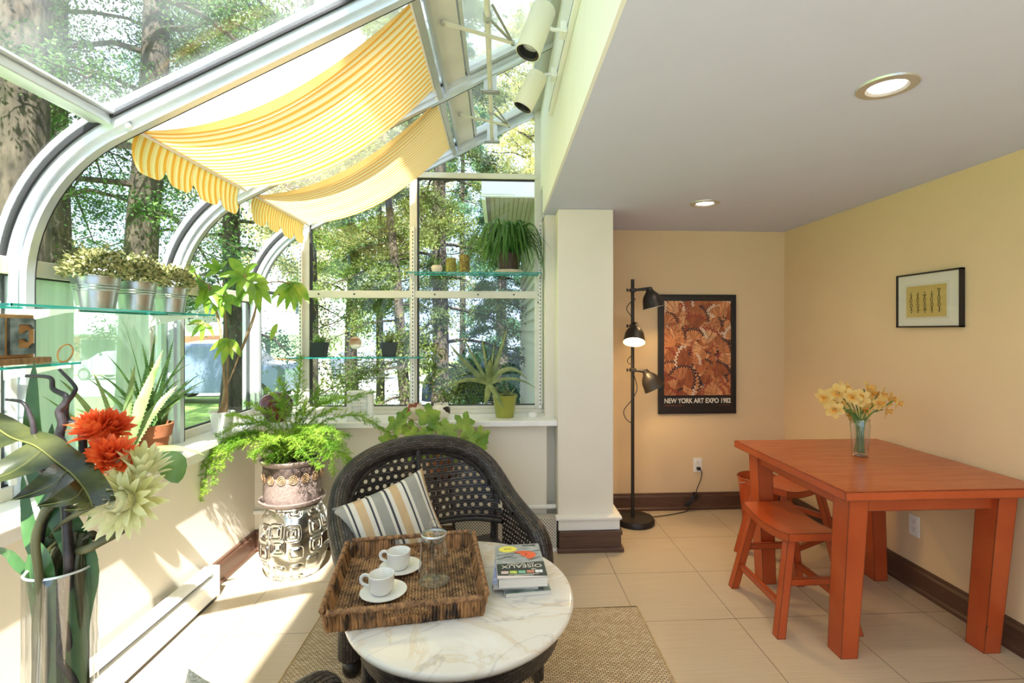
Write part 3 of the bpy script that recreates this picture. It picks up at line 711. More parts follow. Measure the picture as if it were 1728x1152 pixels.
def make_stool():
    t = thing('saddle_stool', 'x', 'stool', (0, 0, 0), 'orange saddle seat stools')
    # seat: saddle curve along local y (length .44), width .27
    mb = MB(); n = 14; vs = []
    for k in range(n+1):
        y = -.22+.44*k/n; z = .437+.030*(abs(y)/.22)**2
        for x in (-.135, .135): vs += [(x, y, z), (x, y, z-.038)]
    fs = []
    for k in range(n):
        a = k*4; fs += [(a, a+2, a+6, a+4), (a+1, a+5, a+7, a+3), (a, a+4, a+5, a+1), (a+2, a+3, a+7, a+6)]
    fs += [(0, 1, 3, 2), (n*4, n*4+2, n*4+3, n*4+1)]
    mb.add(vs, fs).build('seat', m_or, t, ang=50, local=True)
    for sx in (-1, 1):
        for sy in (-1, 1):
            mb = MB(); a = (sx*.100, sy*.165); b = (sx*.185, sy*.225)
            slab(mb, a[0]-.019, a[0]+.019, a[1]-.022, a[1]+.022, b[0]-.019, b[0]+.019, b[1]-.022, b[1]+.022, .425); mb.build('leg', m_or, t, smooth=False, local=True)
        # long low stretcher along y
        z = .13; f_ = 1-z/.425; MB().bar((sx*(.10+.085*f_), -.20, z), (sx*(.10+.085*f_), .20, z), .02, .032).build('stretcher', m_or, t, smooth=False, local=True)
    for sy in (-1, 1):
        z = .235; MB().bar((-.125, sy*.195, z), (.125, sy*.195, z), .02, .032).build('stretcher', m_or, t, smooth=False, local=True)
    return t
s1 = make_stool(); s1.location = (1.462, 2.462, 0); s1['label'] = 'worn orange saddle stool pushed half under the table, nearer the camera'
s2 = dup(s1, (1.80, 3.06, 0), (0, 0, R(-62)), 'orange saddle stool behind the table by the alcove corner')
t = thing('bucket', 'small orange metal bucket with a wire handle behind the table leg', 'bucket', (1.83, 3.56, 0))
b_ = at(1289, 803, Y=3.5)
MB().lathe([(0, 0), (.105, 0), (.14, .345), (.147, .35), (.142, .356), (.136, .348), (.10, .012), (0, .012)], (1.86, 3.52, 0), 40).build('body', m_or, t)
MB().sweep(smoothpath([(1.72, 3.50, .33), (1.685, 3.44, .335), (1.70, 3.40, .35), (1.86, 3.375, .362), (2.02, 3.40, .35), (2.0, 3.50, .33)]), .003, n=6).build('handle', m_alum, t)

# ------------------------------------------------------------------ daffodils in glass vase
fx, fyy, fz = 1.838, 2.47, .7605
t = thing('glass_vase', 'clear glass vase of cut stems standing on the orange table', 'vase', (fx, fyy, fz))
MB().lathe([(0, .008), (.034, .010), (.038, .03), (.043, .13), (.047, .155), (.0475, .16), (.044, .176), (.045, .19), (.043, .19), (.042, .176), (.043, .15), (.036, .03), (0, .014)], (fx, fyy, fz), 36).build('body', m_clear, t)
MB().lathe([(0, 0), (.033, 0), (.036, .006), (.034, .012), (0, .012)], (fx, fyy, fz), 36).build('foot', m_clear, t)
m_stem = leafmat('daffodil_stem', (.10, .22, .05), (.16, .32, .08), 20, .15)
m_pet = leafmat('daffodil_petal', (.88, .66, .22), (.92, .76, .34), 40, .45, .6); m_cor = leafmat('daffodil_trumpet', (.86, .50, .10), (.90, .60, .18), 60, .4, .6)
rg = random.Random(3)
heads = [(1392, 668, -1), (1414, 662, 0), (1425, 658, 0), (1408, 690, 0), (1420, 682, -1), (1440, 668, 0), (1462, 655, 0), (1452, 672, 0), (1470, 662, 1), (1466, 684, 0), (1482, 678, 0), (1486, 664, 0), (1500, 672, 1), (1512, 678, 1), (1432, 700, 0), (1458, 692, 0), (1494, 692, 1), (1404, 676, -1)]
def daffodil(mbp, mbc, c, d, r):
    q = Vector((0, 0, 1)).rotation_difference(d)
    for k in range(6):
        a = k*pi/3+rg.uniform(-.1, .1); up = .15 if k % 2 else .3; pts = []
        for s_, h in ((0.15, 0), (.5, .10), (.8, .12+up*.2), (1.0, up*.5)): pts.append(c+q @ Vector((r*s_*cos(a), r*s_*sin(a), r*h)))
        mbp.blade(pts, [r*.12, r*.34, r*.28, .001], nrm=d, fold=.15)
    pr_ = [(r*.14, 0), (r*.20, r*.25), (r*.24, r*.5), (r*.34, r*.62)]
    n = 10; vs = []
    for i, (rr, zz) in enumerate(pr_):
        for k in range(n): a = 2*pi*k/n; w_ = 1+(.12*sin(a*5) if i == 3 else 0); vs.append(c+q @ Vector((rr*w_*cos(a), rr*w_*sin(a), zz)))
    mbc.add(vs, [(i*n+k, i*n+(k+1) % n, (i+1)*n+(k+1) % n, (i+1)*n+k) for i in range(3) for k in range(n)])
for i, (hx, hy, s_) in enumerate(heads):
    yv = fyy+rg.uniform(-.07, .07); c = at(hx, hy, Y=yv); base = V(fx+rg.uniform(-.022, .022), fyy+rg.uniform(-.022, .022), fz+.018)
    mid = V(fx+(c.x-fx)*.18, fyy+(c.y-fyy)*.2, fz+.19); d = V((c.x-fx)*5+rg.uniform(-.4, .4), -.8+rg.uniform(-.3, .4), rg.uniform(-.5, .3)).normalized()
    dt_ = thing('daffodil', {0: 'leftmost daffodil of the table bunch, facing left', 6: 'topmost yellow daffodil of the bunch on the orange table', 13: 'rightmost daffodil of the table bunch', 14: 'lowest daffodil of the bunch, hanging left of the glass vase', 12: 'daffodil second from the right edge of the table bunch', 2: 'highest daffodil in the left half of the table bunch'}.get(i, 'yellow daffodil crowded in the middle of the bunch on the orange table'), 'flower', base, 'cut daffodils in the table vase')
    P_ = smoothpath([base, mid, mid*.35+c*.65+V(0, 0, .012), c-d*.012], 5); MB().sweep(P_, .0032, n=6).build('stem', m_stem, dt_)
    mp_, mc_ = MB(), MB(); daffodil(mp_, mc_, c, d, rg.uniform(.046, .053)); mp_.build('petals', m_pet, dt_); mc_.build('trumpet', m_cor, dt_)

# ------------------------------------------------------------------ rug
m_rug = brickmat('braided_jute', (.70, .52, .31), (.90, .74, .50), (.09, .05, .025), .019, .0095, .0017, .9, .95, 'UV', 1, .006)
t = thing('rug', 'woven beige jute rug under the marble coffee table', 'rug', (-.08, 1.4, 0))
mb = MB(); mb.add([(-.87, .3, .009), (.69, .3, .009), (.69, 2.505, .009), (-.87, 2.505, .009)], [(0, 1, 2, 3)], [[(0, 0), (1.56, 0), (1.56, 2.2), (0, 2.2)]])
mb.box(-.87, .69, .3, 2.505, .0, .0089); mb.build('pile', m_rug, t, smooth=False)
MB().sweep([(-.872, .3, .006), (-.872, 2.507, .006), (.692, 2.507, .006), (.692, .3, .006)], .0065, n=8).build('bound_edge', noisy('jute_binding', (.42, .29, .14), (.55, .40, .22), 60, .9, .4), t)

# ------------------------------------------------------------------ wicker chair
def weave(name, bw, rh, c1=(.028, .023, .022), c2=(.085, .072, .068), rough=.34):
    return brickmat(name, c1, c2, (.004, .003, .003), bw, rh, rh*.16, 1.0, rough, 'UV', 1, .006)
m_wk = weave('dark_wicker_band', .034, .013)
m_wksm = weave('dark_wicker_wrap', .018, .009)
def cane(name, pitch, hole):
    m = weave(name, pitch, pitch/3); t_ = m.node_tree
    tc = N(m, 'ShaderNodeTexCoord'); sp = N(m, 'ShaderNodeSeparateXYZ'); L(m, tc.outputs['UV'], sp.inputs[0])
    row = M_(m, 'FLOOR', M_(m, 'DIVIDE', sp.outputs[1], pitch)); off = M_(m, 'MULTIPLY', M_(m, 'MODULO', row, 2), .5)
    fx = M_(m, 'SUBTRACT', M_(m, 'FRACT', M_(m, 'ADD', M_(m, 'DIVIDE', sp.outputs[0], pitch), off)), .5)
    fy = M_(m, 'SUBTRACT', M_(m, 'FRACT', M_(m, 'DIVIDE', sp.outputs[1], pitch)), .5)
    d = M_(m, 'ADD', M_(m, 'MULTIPLY', fx, fx), M_(m, 'MULTIPLY', fy, fy)); h = M_(m, 'LESS_THAN', d, hole*hole)
    tr = N(m, 'ShaderNodeBsdfTransparent'); ms = N(m, 'ShaderNodeMixShader'); L(m, h, ms.inputs[0]); L(m, BS(m).outputs[0], ms.inputs[1]); L(m, tr.outputs[0], ms.inputs[2])
    L(m, ms.outputs[0], t_.nodes['Material Output'].inputs[0]); return m
m_cane = cane('open_cane_weave', .040, .25); m_cane2 = cane('small_open_weave', .026, .22)
RP = [(.450, -.27, .09), (.452, -.285, .22), (.452, -.272, .335), (.450, -.21, .40), (.447, -.05, .445), (.443, .08, .49), (.428, .18, .56), (.39, .25, .635), (.31, .295, .705), (.18, .32, .755), (0, .33, .775)]
def make_chair():
    t = thing('wicker_armchair', 'x', 'armchair', (0, 0, 0), 'dark wicker armchairs')
    half = RP; full = [(-x, y, z) for x, y, z in half]+half[::-1][1:]
    P_ = smoothpath(full, 6); MB().sweep(P_, .050, .046, n=20, up=(0, 1, 0)).build('rolled_arm_and_back_rim', m_wk, t, local=True)
    inner = [(x*.895, y-.012, z-.045 if abs(x) < .42 else z) for x, y, z in smoothpath([p for p in full if p[2] > .44], 6)]
    MB().sweep(inner, .012, n=8).build('inner_braid', m_wksm, t, local=True)
    # back panel
    def arch(x):
        a = abs(x)/.43; best = .775
        pts = sorted([(abs(p[0]), p[2], p[1]) for p in smoothpath(half, 8) if p[2] > .45])
        for i in range(len(pts)-1):
            if pts[i][0] <= abs(x) <= pts[i+1][0]:
                f_ = (abs(x)-pts[i][0])/max(pts[i+1][0]-pts[i][0], 1e-6); return pts[i][1]*(1-f_)+pts[i+1][1]*f_, pts[i][2]*(1-f_)+pts[i+1][2]*f_
        return .52, .12
    n = 30; k_ = 16; vs = []; fs = []; uv = []
    for i in range(n+1):
        x = -.425+.85*i/n; zt, yt = arch(x*.99); zb = .345-.02*math.cos(x/.42*pi/2)*0
        for j in range(k_+1):
            v = j/k_; z = zb+(zt-zb)*v; yb = .265-.16*(abs(x)/.425)**4; vs.append((x, yb*(1-v)+(yt-.0)*v, z))
    for i in range(n):
        for j in range(k_):
            a = i*(k_+1)+j; q = (a, a+k_+1, a+k_+2, a+1); fs.append(q); uv.append([(vs[w_][0], vs[w_][2]) for w_ in q])
    MB().add(vs, fs, uv).build('back_panel', m_cane, t, local=True)
    MB().sweep([(x*.42, .265-.16*abs(x)**4, .345) for x in [k/8-1 for k in range(17)]], .014, n=10).build('lower_back_rail', m_wksm, t, local=True)
    MB().sweep(smoothpath([(0, .30, .76), (0, .262, .5), (0, .255, .345)]), .012, n=8).build('centre_spine', m_wksm, t, local=True)
    for s in (-1, 1):
        vs = []; fs = []; uv = []; pts = [(.44, -.255), (.44, -.15), (.44, -.03), (.44, .08), (.435, .14)]; tz = [.40, .44, .46, .49, .52]
        for (x, y), z in zip(pts, tz):
            for j in range(7): vs.append((s*(x-.0+.0*j), y, .10+(z-.10)*j/6))
        for i in range(4):
            for j in range(6): a = i*7+j; q = (a, a+7, a+8, a+1); fs.append(q); uv.append([(vs[w_][1], vs[w_][2]) for w_ in q])
        MB().add(vs, fs, uv).build('side_panel', m_cane2, t, local=True)
        MB().sweep([(s*.415, .20, .03), (s*.415, .20, .50)], .022, n=12).build('back_leg', m_wksm, t, local=True)
        MB().ell((s*.445, -.27, .042), .038, .038, .042, 16, 12).build('foot', m_wksm, t, local=True)
        MB().ell((s*.415, .20, .030), .030, .030, .030, 16, 10).build('foot', m_wksm, t, local=True)
    MB().box(-.42, .42, -.26, .25, .195, .235).build('seat', m_wk, t, smooth=False, bevel=.01, local=True)
    MB().box(-.43, .43, -.285, -.255, .10, .235).build('front_apron', m_wk, t, smooth=False, bevel=.01, local=True)
    return t
ch = make_chair(); ch.location = (-.315, 2.515, .0); ch.rotation_euler = (0, 0, R(26)); ch['label'] = 'dark wicker armchair holding the striped cushion behind the marble table'
dup(ch, (-.13, 1.112, 0), (0, 0, R(165)), 'second dark wicker armchair cropped at the bottom edge, only its arm tip showing')

# striped cushion
def cushion_mat():
    m = mat('striped_linen', (.7, .66, .58), .9, spec=.1); tc = N(m, 'ShaderNodeTexCoord'); sp = N(m, 'ShaderNodeSeparateXYZ'); L(m, tc.outputs['UV'], sp.inputs[0])
    W, G, T, D = (.74, .71, .64), (.36, .36, .33), (.62, .45, .27), (.07, .075, .09); st = []; seq = [(G, .10), (W, .025), (D, .02), (W, .05), (T, .085), (W, .04), (D, .02), (W, .03), (G, .10), (W, .03), (D, .02), (W, .04), (T, .085), (W, .05), (D, .02), (W, .03), (G, .12), (W, .03), (D, .02), (W, .03), (T, .04)]
    fr = M_(m, 'FRACT', sp.outputs[0]); r = N(m, 'ShaderNodeValToRGB'); 
    tot = sum(s[1] for s in seq); acc = 0; st = []
    for c, w_ in seq: st.append((acc/tot, c)); acc += w_
    cr = r.color_ramp; cr.interpolation = 'CONSTANT'
    while len(cr.elements) < len(st): cr.elements.new(.99)
    for e, (p, c) in zip(cr.elements, st): e.position = p; e.color = (*c, 1)
    L(m, fr, r.inputs['Fac']); L(m, r.outputs['Color'], BS(m).inputs['Base Color'])
    nz = N(m, 'ShaderNodeTexNoise', Scale=6); L(m, tc.outputs['UV'], nz.inputs['Vector']); bp = N(m, 'ShaderNodeBump', Strength=.5, Distance=.02); L(m, nz.outputs['Fac'], bp.inputs['Height']); L(m, bp.outputs[0], BS(m).inputs['Normal'])
    return m
m_cush = cushion_mat()
def pillow(TL, TR, down, thick):
    TL, TR = Vector(TL), Vector(TR); ux = TR-TL; dn = Vector(down); nrm = ux.cross(dn).normalized(); n = 22; vs = []; fs = []; uv = []
    for side in (1, -1):
        b = len(vs)
        for j in range(n+1):
            for i in range(n+1):
                u, v = i/n, j/n; pin = 1-.09*(4*u*(1-u))*(abs(2*v-1)**3); piu = 1-.09*(4*v*(1-v))*(abs(2*u-1)**3)
                uu = .5+(u-.5)*piu; vv = .5+(v-.5)*pin; h = thick*(16*u*(1-u)*v*(1-v))**.42*side*.5
                vs.append(TL+ux*uu+dn*vv+nrm*h)
        for j in range(n):
            for i in range(n):
                a = b+j*(n+1)+i; q = (a, a+1, a+n+2, a+n+1); fs.append(q if side > 0 else q[::-1])
                U = [(i/n, j/n), ((i+1)/n, j/n), ((i+1)/n, (j+1)/n), (i/n, (j+1)/n)]; uv.append(U if side > 0 else U[::-1])
    return MB().add(vs, fs, uv)
TL = at(560, 858, Y=2.40); TR = at(713, 789, Y=2.615)
cu = pillow(TL, TR, (.16, -.10, -.36), .15).build('striped_cushion', m_cush); tag(cu, 'grey, tan and cream striped cushion leaning in the wicker armchair', 'cushion')

fc0 = at(318, 1127, Y=1.42)
tag(pillow(fc0, fc0+V(.24, .02, -.145), (-.08, -.05, -.27), .09).build('floor_cushion', noisy('grey_green_tweed', (.30, .31, .26), (.58, .58, .50), 160, .9)), 'grey speckled cushion on the floor, just its corner showing at the bottom left', 'cushion')

# ------------------------------------------------------------------ marble coffee table
def marble():
    m = mat('white_marble', (.8, .78, .74), .12); tc = N(m, 'ShaderNodeTexCoord')
    nz = N(m, 'ShaderNodeTexNoise', Scale=2.6, Detail=8, Distortion=1.6); nz.inputs['Roughness'].default_value = .62; L(m, tc.outputs['Object'], nz.inputs['Vector'])
    r = ramp(m, [(0, (.82, .80, .75)), (.47, (.80, .77, .71)), (.500, (.74, .66, .54)), (.53, (.80, .77, .71)), (.60, (.84, .82, .78)), (.66, (.78, .76, .73))]); L(m, nz.outputs['Fac'], r.inputs['Fac'])
    wv = N(m, 'ShaderNodeTexNoise', Scale=1.7, Detail=6, Distortion=2.2); mp = N(m, 'ShaderNodeMapping'); mp.inputs['Location'].default_value = (3, 5, 1); mp.inputs['Scale'].default_value = (.7, 1.3, 1); L(m, tc.outputs['Object'], mp.inputs[0]); L(m, mp.outputs[0], wv.inputs['Vector'])
    r2 = ramp(m, [(.485, (1, 1, 1)), (.5, (.80, .80, .84)), (.512, (1, 1, 1))]); L(m, wv.outputs['Fac'], r2.inputs['Fac'])
    mx = N(m, 'ShaderNodeMix', data_type='RGBA', blend_type='MULTIPLY'); mx.inputs[0].default_value = 1; L(m, r.outputs['Color'], mx.inputs[6]); L(m, r2.outputs['Color'], mx.inputs[7]); L(m, mx.outputs[2], BS(m).inputs['Base Color']); return m
tcx, tcy, trx, tryy, TZ = -.135, 1.84, .402, .445, .455
t = thing('coffee_table', 'low wicker coffee table with an oval white marble top', 'table', (tcx, tcy, 0))
def oval(prof, n=72):
    vs = []; fs = []
    for (o, z) in prof:
        for k in range(n): a = 2*pi*k/n; vs.append((tcx+(trx-o)*cos(a), tcy+(tryy-o)*sin(a), z))
    m_ = len(prof)
    for i in range(m_-1):
        for k in range(n): fs.append((i*n+k, i*n+(k+1) % n, (i+1)*n+(k+1) % n, (i+1)*n+k))
    fs += [tuple(range(n))[::-1], tuple((m_-1)*n+k for k in range(n))]; return MB().add(vs, fs)
oval([(.02, TZ-.030), (.008, TZ-.028), (.001, TZ-.018), (0, TZ-.010), (.004, TZ-.003), (.012, TZ)]).build('marble_top', marble(), t, ang=60)
def ovalwk(o0, o1, z0, z1, name, m):
    n = 72; vs = []; fs = []; uv = []
    for k in range(n):
        a = 2*pi*k/n
        for o, z in ((o0, z1), (o1, z0), (o1+.02, z0), (o0+.02, z1)): vs.append((tcx+(trx-o)*cos(a), tcy+(tryy-o)*sin(a), z))
    for k in range(n):
        k2 = (k+1) % n
        for q in range(4): q2 = (q+1) % 4; fs.append((k*4+q, k2*4+q, k2*4+q2, k*4+q2)); u0, u1 = .42*2*pi*k/n, .42*2*pi*(k+1)/n; uv.append([(u0, q*.1), (u1, q*.1), (u1, q*.1+.1), (u0, q*.1+.1)])
    return MB().add(vs, fs, uv).build(name, m, t)
ovalwk(.045, .05, TZ-.115, TZ-.031, 'wicker_apron', m_wk)
for k in range(4):
    a = R(-62+90*k); px_, py_ = tcx+(trx-.075)*cos(a), tcy+(tryy-.075)*sin(a)
    MB().sweep([(px_, py_, 0.009), (px_, py_, TZ-.03)], .024, n=14).build('leg', m_wksm, t)
ovalwk(.12, .12, .10, .13, 'lower_hoop', m_wksm)

# woven tray
m_tr = noisy('banana_fibre', (.035, .017, .009), (.42, .21, .08), 38, .5, .4, detail=3, stretch=(1, 1, .25), lo=.36, hi=.62)
m_trf = noisy('woven_fibre_base', (.10, .05, .024), (.40, .23, .105), 26, .6, .3, detail=2)
m_trr = noisy('fibre_rim_wrap', (.13, .06, .025), (.42, .22, .09), 60, .5, .4)
TC = V(-.335, 1.900, TZ); TA = R(8); TW, TD, TH_ = .242, .258, .068
def tl(x, y, z): return V(TC.x+x*cos(TA)-y*sin(TA), TC.y+x*sin(TA)+y*cos(TA), TZ+z)
t = thing('wicker_tray', 'square brown woven tray with handle gaps on the marble table', 'tray', TC)
mb = MB(); nb = 40; rg = random.Random(2)
for i in range(44):
    for j in range(22):
        x = -TW+2*TW*(i+.5)/44; y = -TD+2*TD*(j+.5+(.5 if i % 2 else 0))/22.5
        if abs(y) < TD: mb.ell(tl(x, y, .009), .0072, .0145, .006+rg.uniform(0, .002), 6, 4, Quaternion((0, 0, 1), TA+rg.uniform(-.12, .12)))
mb.build('woven_base', m_trf, t); 
mb = MB(); c4 = [tl(-TW, -TD, .003), tl(TW, -TD, .003), tl(TW, TD, .003), tl(-TW, TD, .003)]; mb.add(c4+[p+V(0, 0, .004) for p in c4], [(3, 2, 1, 0), (4, 5, 6, 7), (0, 1, 5, 4), (1, 2, 6, 5), (2, 3, 7, 6), (3, 0, 4, 7)]); mb.build('base_board', m_trf, t, smooth=False)
def wall(x0, y0, x1, y1, ox, oy, handle):
    mb = MB(); Ln = math.hypot(x1-x0, y1-y0); n = int(Ln/.0108); rg = random.Random(int(x0*100+y0*77+500))
    for k in range(n+1):
        u = k/n; x, y = x0+(x1-x0)*u, y0+(y1-y0)*u; z0, z1 = .002, TH_-.004; segs = [(z0, z1)]
        if handle and abs(u-.5) < .155: segs = [(z0, .034)]
        for a, b in segs:
            pts = []
            for q in range(5): f_ = q/4; pts.append(tl(x+ox*.016*f_+rg.uniform(-.0015, .0015), y+oy*.016*f_+rg.uniform(-.0015, .0015), a+(b-a)*f_))
            mb.sweep(pts, [.0058, .0074, .0062, .0074, .0060], n=6)
    mb.build('woven_side', m_tr, t)
    def rimline(u0, u1, z):
        return [tl(x0+(x1-x0)*(u0+(u1-u0)*q/40)+ox*.018, y0+(y1-y0)*(u0+(u1-u0)*q/40)+oy*.018, z) for q in range(41)]
    rm = MB()
    pts = rimline(0, 1, TH_+.002); rm.sweep(pts, .0085, n=8)
    nn = int(Ln/.010)
    for k in range(nn):
        p = rimline(0, 1, TH_+.002)[min(40, int(k/nn*40))]; q = Quaternion((0, 0, 1), TA+(0 if ox == 0 else pi/2)+.5)
        u = (k+.5)/nn; p = tl(x0+(x1-x0)*u+ox*.018, y0+(y1-y0)*u+oy*.018, TH_+.002); rm.ell(p, .0048, .0115, .0112, 6, 5, q)
    if handle:
        for k in range(16):
            u = .5-.15+.30*(k+.5)/16; rm.ell(tl(x0+(x1-x0)*u+ox*.008, y0+(y1-y0)*u+oy*.008, .036), .005, .0095, .0085, 6, 5, Quaternion((0, 0, 1), TA+(0 if ox == 0 else pi/2)+.5))
    rm.build('wrapped_rim', m_trr, t)
wall(-TW, -TD, TW, -TD, 0, -1, True); wall(-TW, TD, TW, TD, 0, 1, True); wall(-TW, -TD, -TW, TD, -1, 0, False); wall(TW, -TD, TW, TD, 1, 0, False)

# cups, saucers, decanter
m_china = mat('white_china', (.84, .83, .79), .12); z0 = TZ+.017
def cup(px_, py_, ang, label):
    t = thing('espresso_cup', label+' cup', 'cup', (px_, py_, z0+.010), 'white espresso cups'); c = (px_, py_, z0+.009)
    MB().lathe([(0, .002), (.028, .002), (.031, 0), (.033, .004), (.042, .018), (.0455, .064), (.0437, .066), (.0415, .063), (.038, .016), (0, .009)], c, 40).build('bowl', m_china, t)
    d = V(cos(ang), sin(ang), 0); cc = V(*c); MB().sweep(smoothpath([cc+d*.043+V(0, 0, .056), cc+d*.060+V(0, 0, .060), cc+d*.073+V(0, 0, .048), cc+d*.068+V(0, 0, .030), cc+d*.042+V(0, 0, .019)]), .0042, .006, n=8).build('handle', m_china, t)
    o = MB().lathe([(0, .004), (.028, .004), (.030, 0), (.033, .004), (.066, .011), (.080, .016), (.0805, .018), (.064, .014), (.030, .007), (0, .007)], (px_+.008, py_-.004, z0), 48).build('saucer', m_china)
    tag(o, label+' saucer', 'saucer', 'white china saucers')
cup(-.392, 1.985, R(168), 'white china cup farther back on the tray, its'.replace(', its', '')+' beside the glass decanter,') if False else None
def cups():
    for px_, py_, ang, la, lb in ((-.392, 1.985, R(172), 'white espresso cup farther back on the tray, nearer the glass decanter', 'white saucer under the farther cup, beside the decanter base'),
                                  (-.415, 1.80, R(176), 'white espresso cup nearer the front edge of the tray', 'white saucer at the front of the tray by the handle gap')):
        cup(px_, py_, ang, 'x'); os_ = [o for o in COL.objects if o.get('label') in ('x cup', 'x saucer')]
        for o in os_: o['label'] = la if o['label'] == 'x cup' else lb
cups()
DZ = lambda p: [(r, z*1.17) for r, z in p]
t = thing('glass_decanter', 'clear glass cone shaped coffee pot with a knobbed lid on the tray', 'glass pot', (-.243, 1.87, z0)); dc = (-.243, 1.885, z0)
MB().lathe(DZ([(0, .0), (.056, .0), (.060, .006), (.050, .012), (.016, .020), (.010, .030), (.010, .10), (.013, .108), (.010, .116), (.014, .122), (.020, .124), (.036, .130), (.045, .136), (.047, .142), (.044, .150), (.030, .156)]), dc, 40).build('stem_and_bowl', m_clear, t)
MB().lathe(DZ([(.060, .002), (.054, .05), (.049, .10), (.046, .137)]), dc, 40).build('sleeve', m_clear, t)
MB().lathe(DZ([(.046, .150), (.047, .154), (.030, .162), (.010, .165), (.008, .172), (.016, .180), (.014, .190), (.005, .196), (0, .197)]), dc, 40).build('lid', m_clear, t)
MB().lathe(DZ([(.0445, .146), (.0475, .150), (.0445, .154)]), dc, 40).build('lid_rim', mat('bright_glass_rim', (.85, .86, .88), .05, .6), t)

# books
m_page = noisy('book_pages', (.70, .67, .60), (.80, .77, .70), 3, .8, stretch=(2, 2, 320))
m_cover = mat('charcoal_cover', (.05, .055, .055), .25)
def book(cx_, cy_, z, w_, d_, h_, rot, label, cov, name='book'):
    t = thing(name, label, 'book', (cx_, cy_, z), 'paperbacks on the marble table', (0, 0, rot))
    MB().box(-w_/2+.003, w_/2-.001, -d_/2+.002, d_/2-.002, .0015, h_-.0015).build('pages', m_page, t, smooth=False, local=True)
    MB().box(-w_/2, w_/2, -d_/2, d_/2, h_-.0015, h_).build('front_cover', cov, t, smooth=False, local=True)
    MB().box(-w_/2, w_/2, -d_/2, d_/2, 0, .0015).box(-w_/2-.0015, -w_/2, -d_/2, d_/2, 0, h_).build('spine_and_back', m_page if name == 'x' else mat('cover_back', (.62, .63, .62), .4), t, smooth=False, local=True)
    return t
bx, by = .077, 1.925
book(bx+.012, by-.01, TZ+.0005, .165, .25, .016, R(6), 'bottom thin paperback of the pile on the marble table', noisy('green_grey_cover', (.05, .12, .10), (.35, .42, .40), 30, .35))
book(bx-.016, by+.005, TZ+.017, .165, .245, .018, R(-2), 'middle paperback with a blue cover edge, second in the pile', noisy('blue_white_cover', (.12, .18, .55), (.7, .75, .85), 22, .35))
covm = noisy('grey_nature_cover', (.24, .27, .27), (.50, .52, .53), 26, .28, detail=6, stretch=(1, 4, 1))
bk = book(bx, by, TZ+.0355, .178, .282, .034, R(2.5), 'thick bird guide on top of the pile, yellow badge and red bird', covm); hz = .0345
def flat(name, pts, m, z=hz, th=.0004):
    mb = MB(); mb.prism(pts, 2, z, z+th); return mb.build(name, m, bk, smooth=False, local=True)
flat('dark_cover_band', [(-.089, -.118), (.089, -.136), (.089, -.02), (-.089, -.03)], m_cover)
flat('cover_lower_border', [(-.089, -.141), (.089, -.141), (.089, -.136), (-.089, -.118)], mat('pinkish_white', (.78, .70, .70), .4))
flat('yellow_badge', [(-.040+.036*cos(a), .095+.028*sin(a)) for a in [2*pi*k/32 for k in range(32)]], mat('badge_yellow', (.88, .80, .12), .35), hz+.0006)
flat('printed_bird', [(.060, .020), (.068, .045), (.050, .068), (.020, .076), (-.004, .072), (-.022, .070), (-.004, .056), (.014, .044), (.006, .036), (.022, .026), (.030, .012), (.042, .002)], mat('bird_red', (.85, .14, .05), .4), hz+.0005)
flat('bird_eye', [(.028+.004*cos(a), .044+.003*sin(a)) for a in [2*pi*k/12 for k in range(12)]], m_black, hz+.0012)
mb = MB(); rg = random.Random(4)
for a in ((-.085, .045, .085, .075), (-.06, .03, -.01, .015), (.03, -.01, .085, .02), (-.085, .01, -.02, .04)): mb.bar((a[0], a[1], hz+.0006), (a[2], a[3], hz+.0006), .0018, .0006)
mb.build('printed_twigs', mat('twig_ink', (.06, .05, .05), .5), bk, smooth=False, local=True)
for k, c in enumerate(((.5, .38, .36), (.40, .48, .10), (.16, .36, .26), (.42, .16, .10), (.55, .6, .65))):
    x = -.062+.031*k; flat('cover_thumbnail', [(x-.0135, -.108), (x+.0135, -.109), (x+.0135, -.088), (x-.0135, -.088)], noisy('thumb_%d' % k, c, tuple(min(1, q*1.8) for q in c), 120, .4), hz+.0006)
def btext(s, x, y, size, nm='cover_title', m=None, bold=0, W=None):
    o = text(nm, s, (0, 0, 0), size, m or m_cream, None, rot=(0, 0, 0), align='CENTER', bold=bold)
    xs_ = [v.co.x for v in o.data.vertices]; cx_ = (min(xs_)+max(xs_))/2; s_ = (W/(max(xs_)-min(xs_))) if W else 1
    o.data.transform(Matrix.Translation((-cx_, 0, 0))); o.data.transform(Matrix.Diagonal((s_, 1, 1, 1)))
    o.parent = bk; o.location = (x, y, hz+.0012); o.rotation_euler = (0, 0, pi)
btext('OISEAUX', .002, -.044, .034, W=.150); btext('LES', .045, -.076, .013); btext('DU QUEBEC', .0, -.030, .014, W=.10)
btext('BROQUET', .045, .128, .012, m=m_black, bold=.0004); btext('GUIDE', -.04, .100, .010, m=m_black)
mb = MB(); mb.box(-.05, .06, -.1175, -.1155, hz, hz+.0009).box(-.03, .04, -.1245, -.1230, hz, hz+.0009); mb.build('small_cover_print', m_cream, bk, smooth=False, local=True)

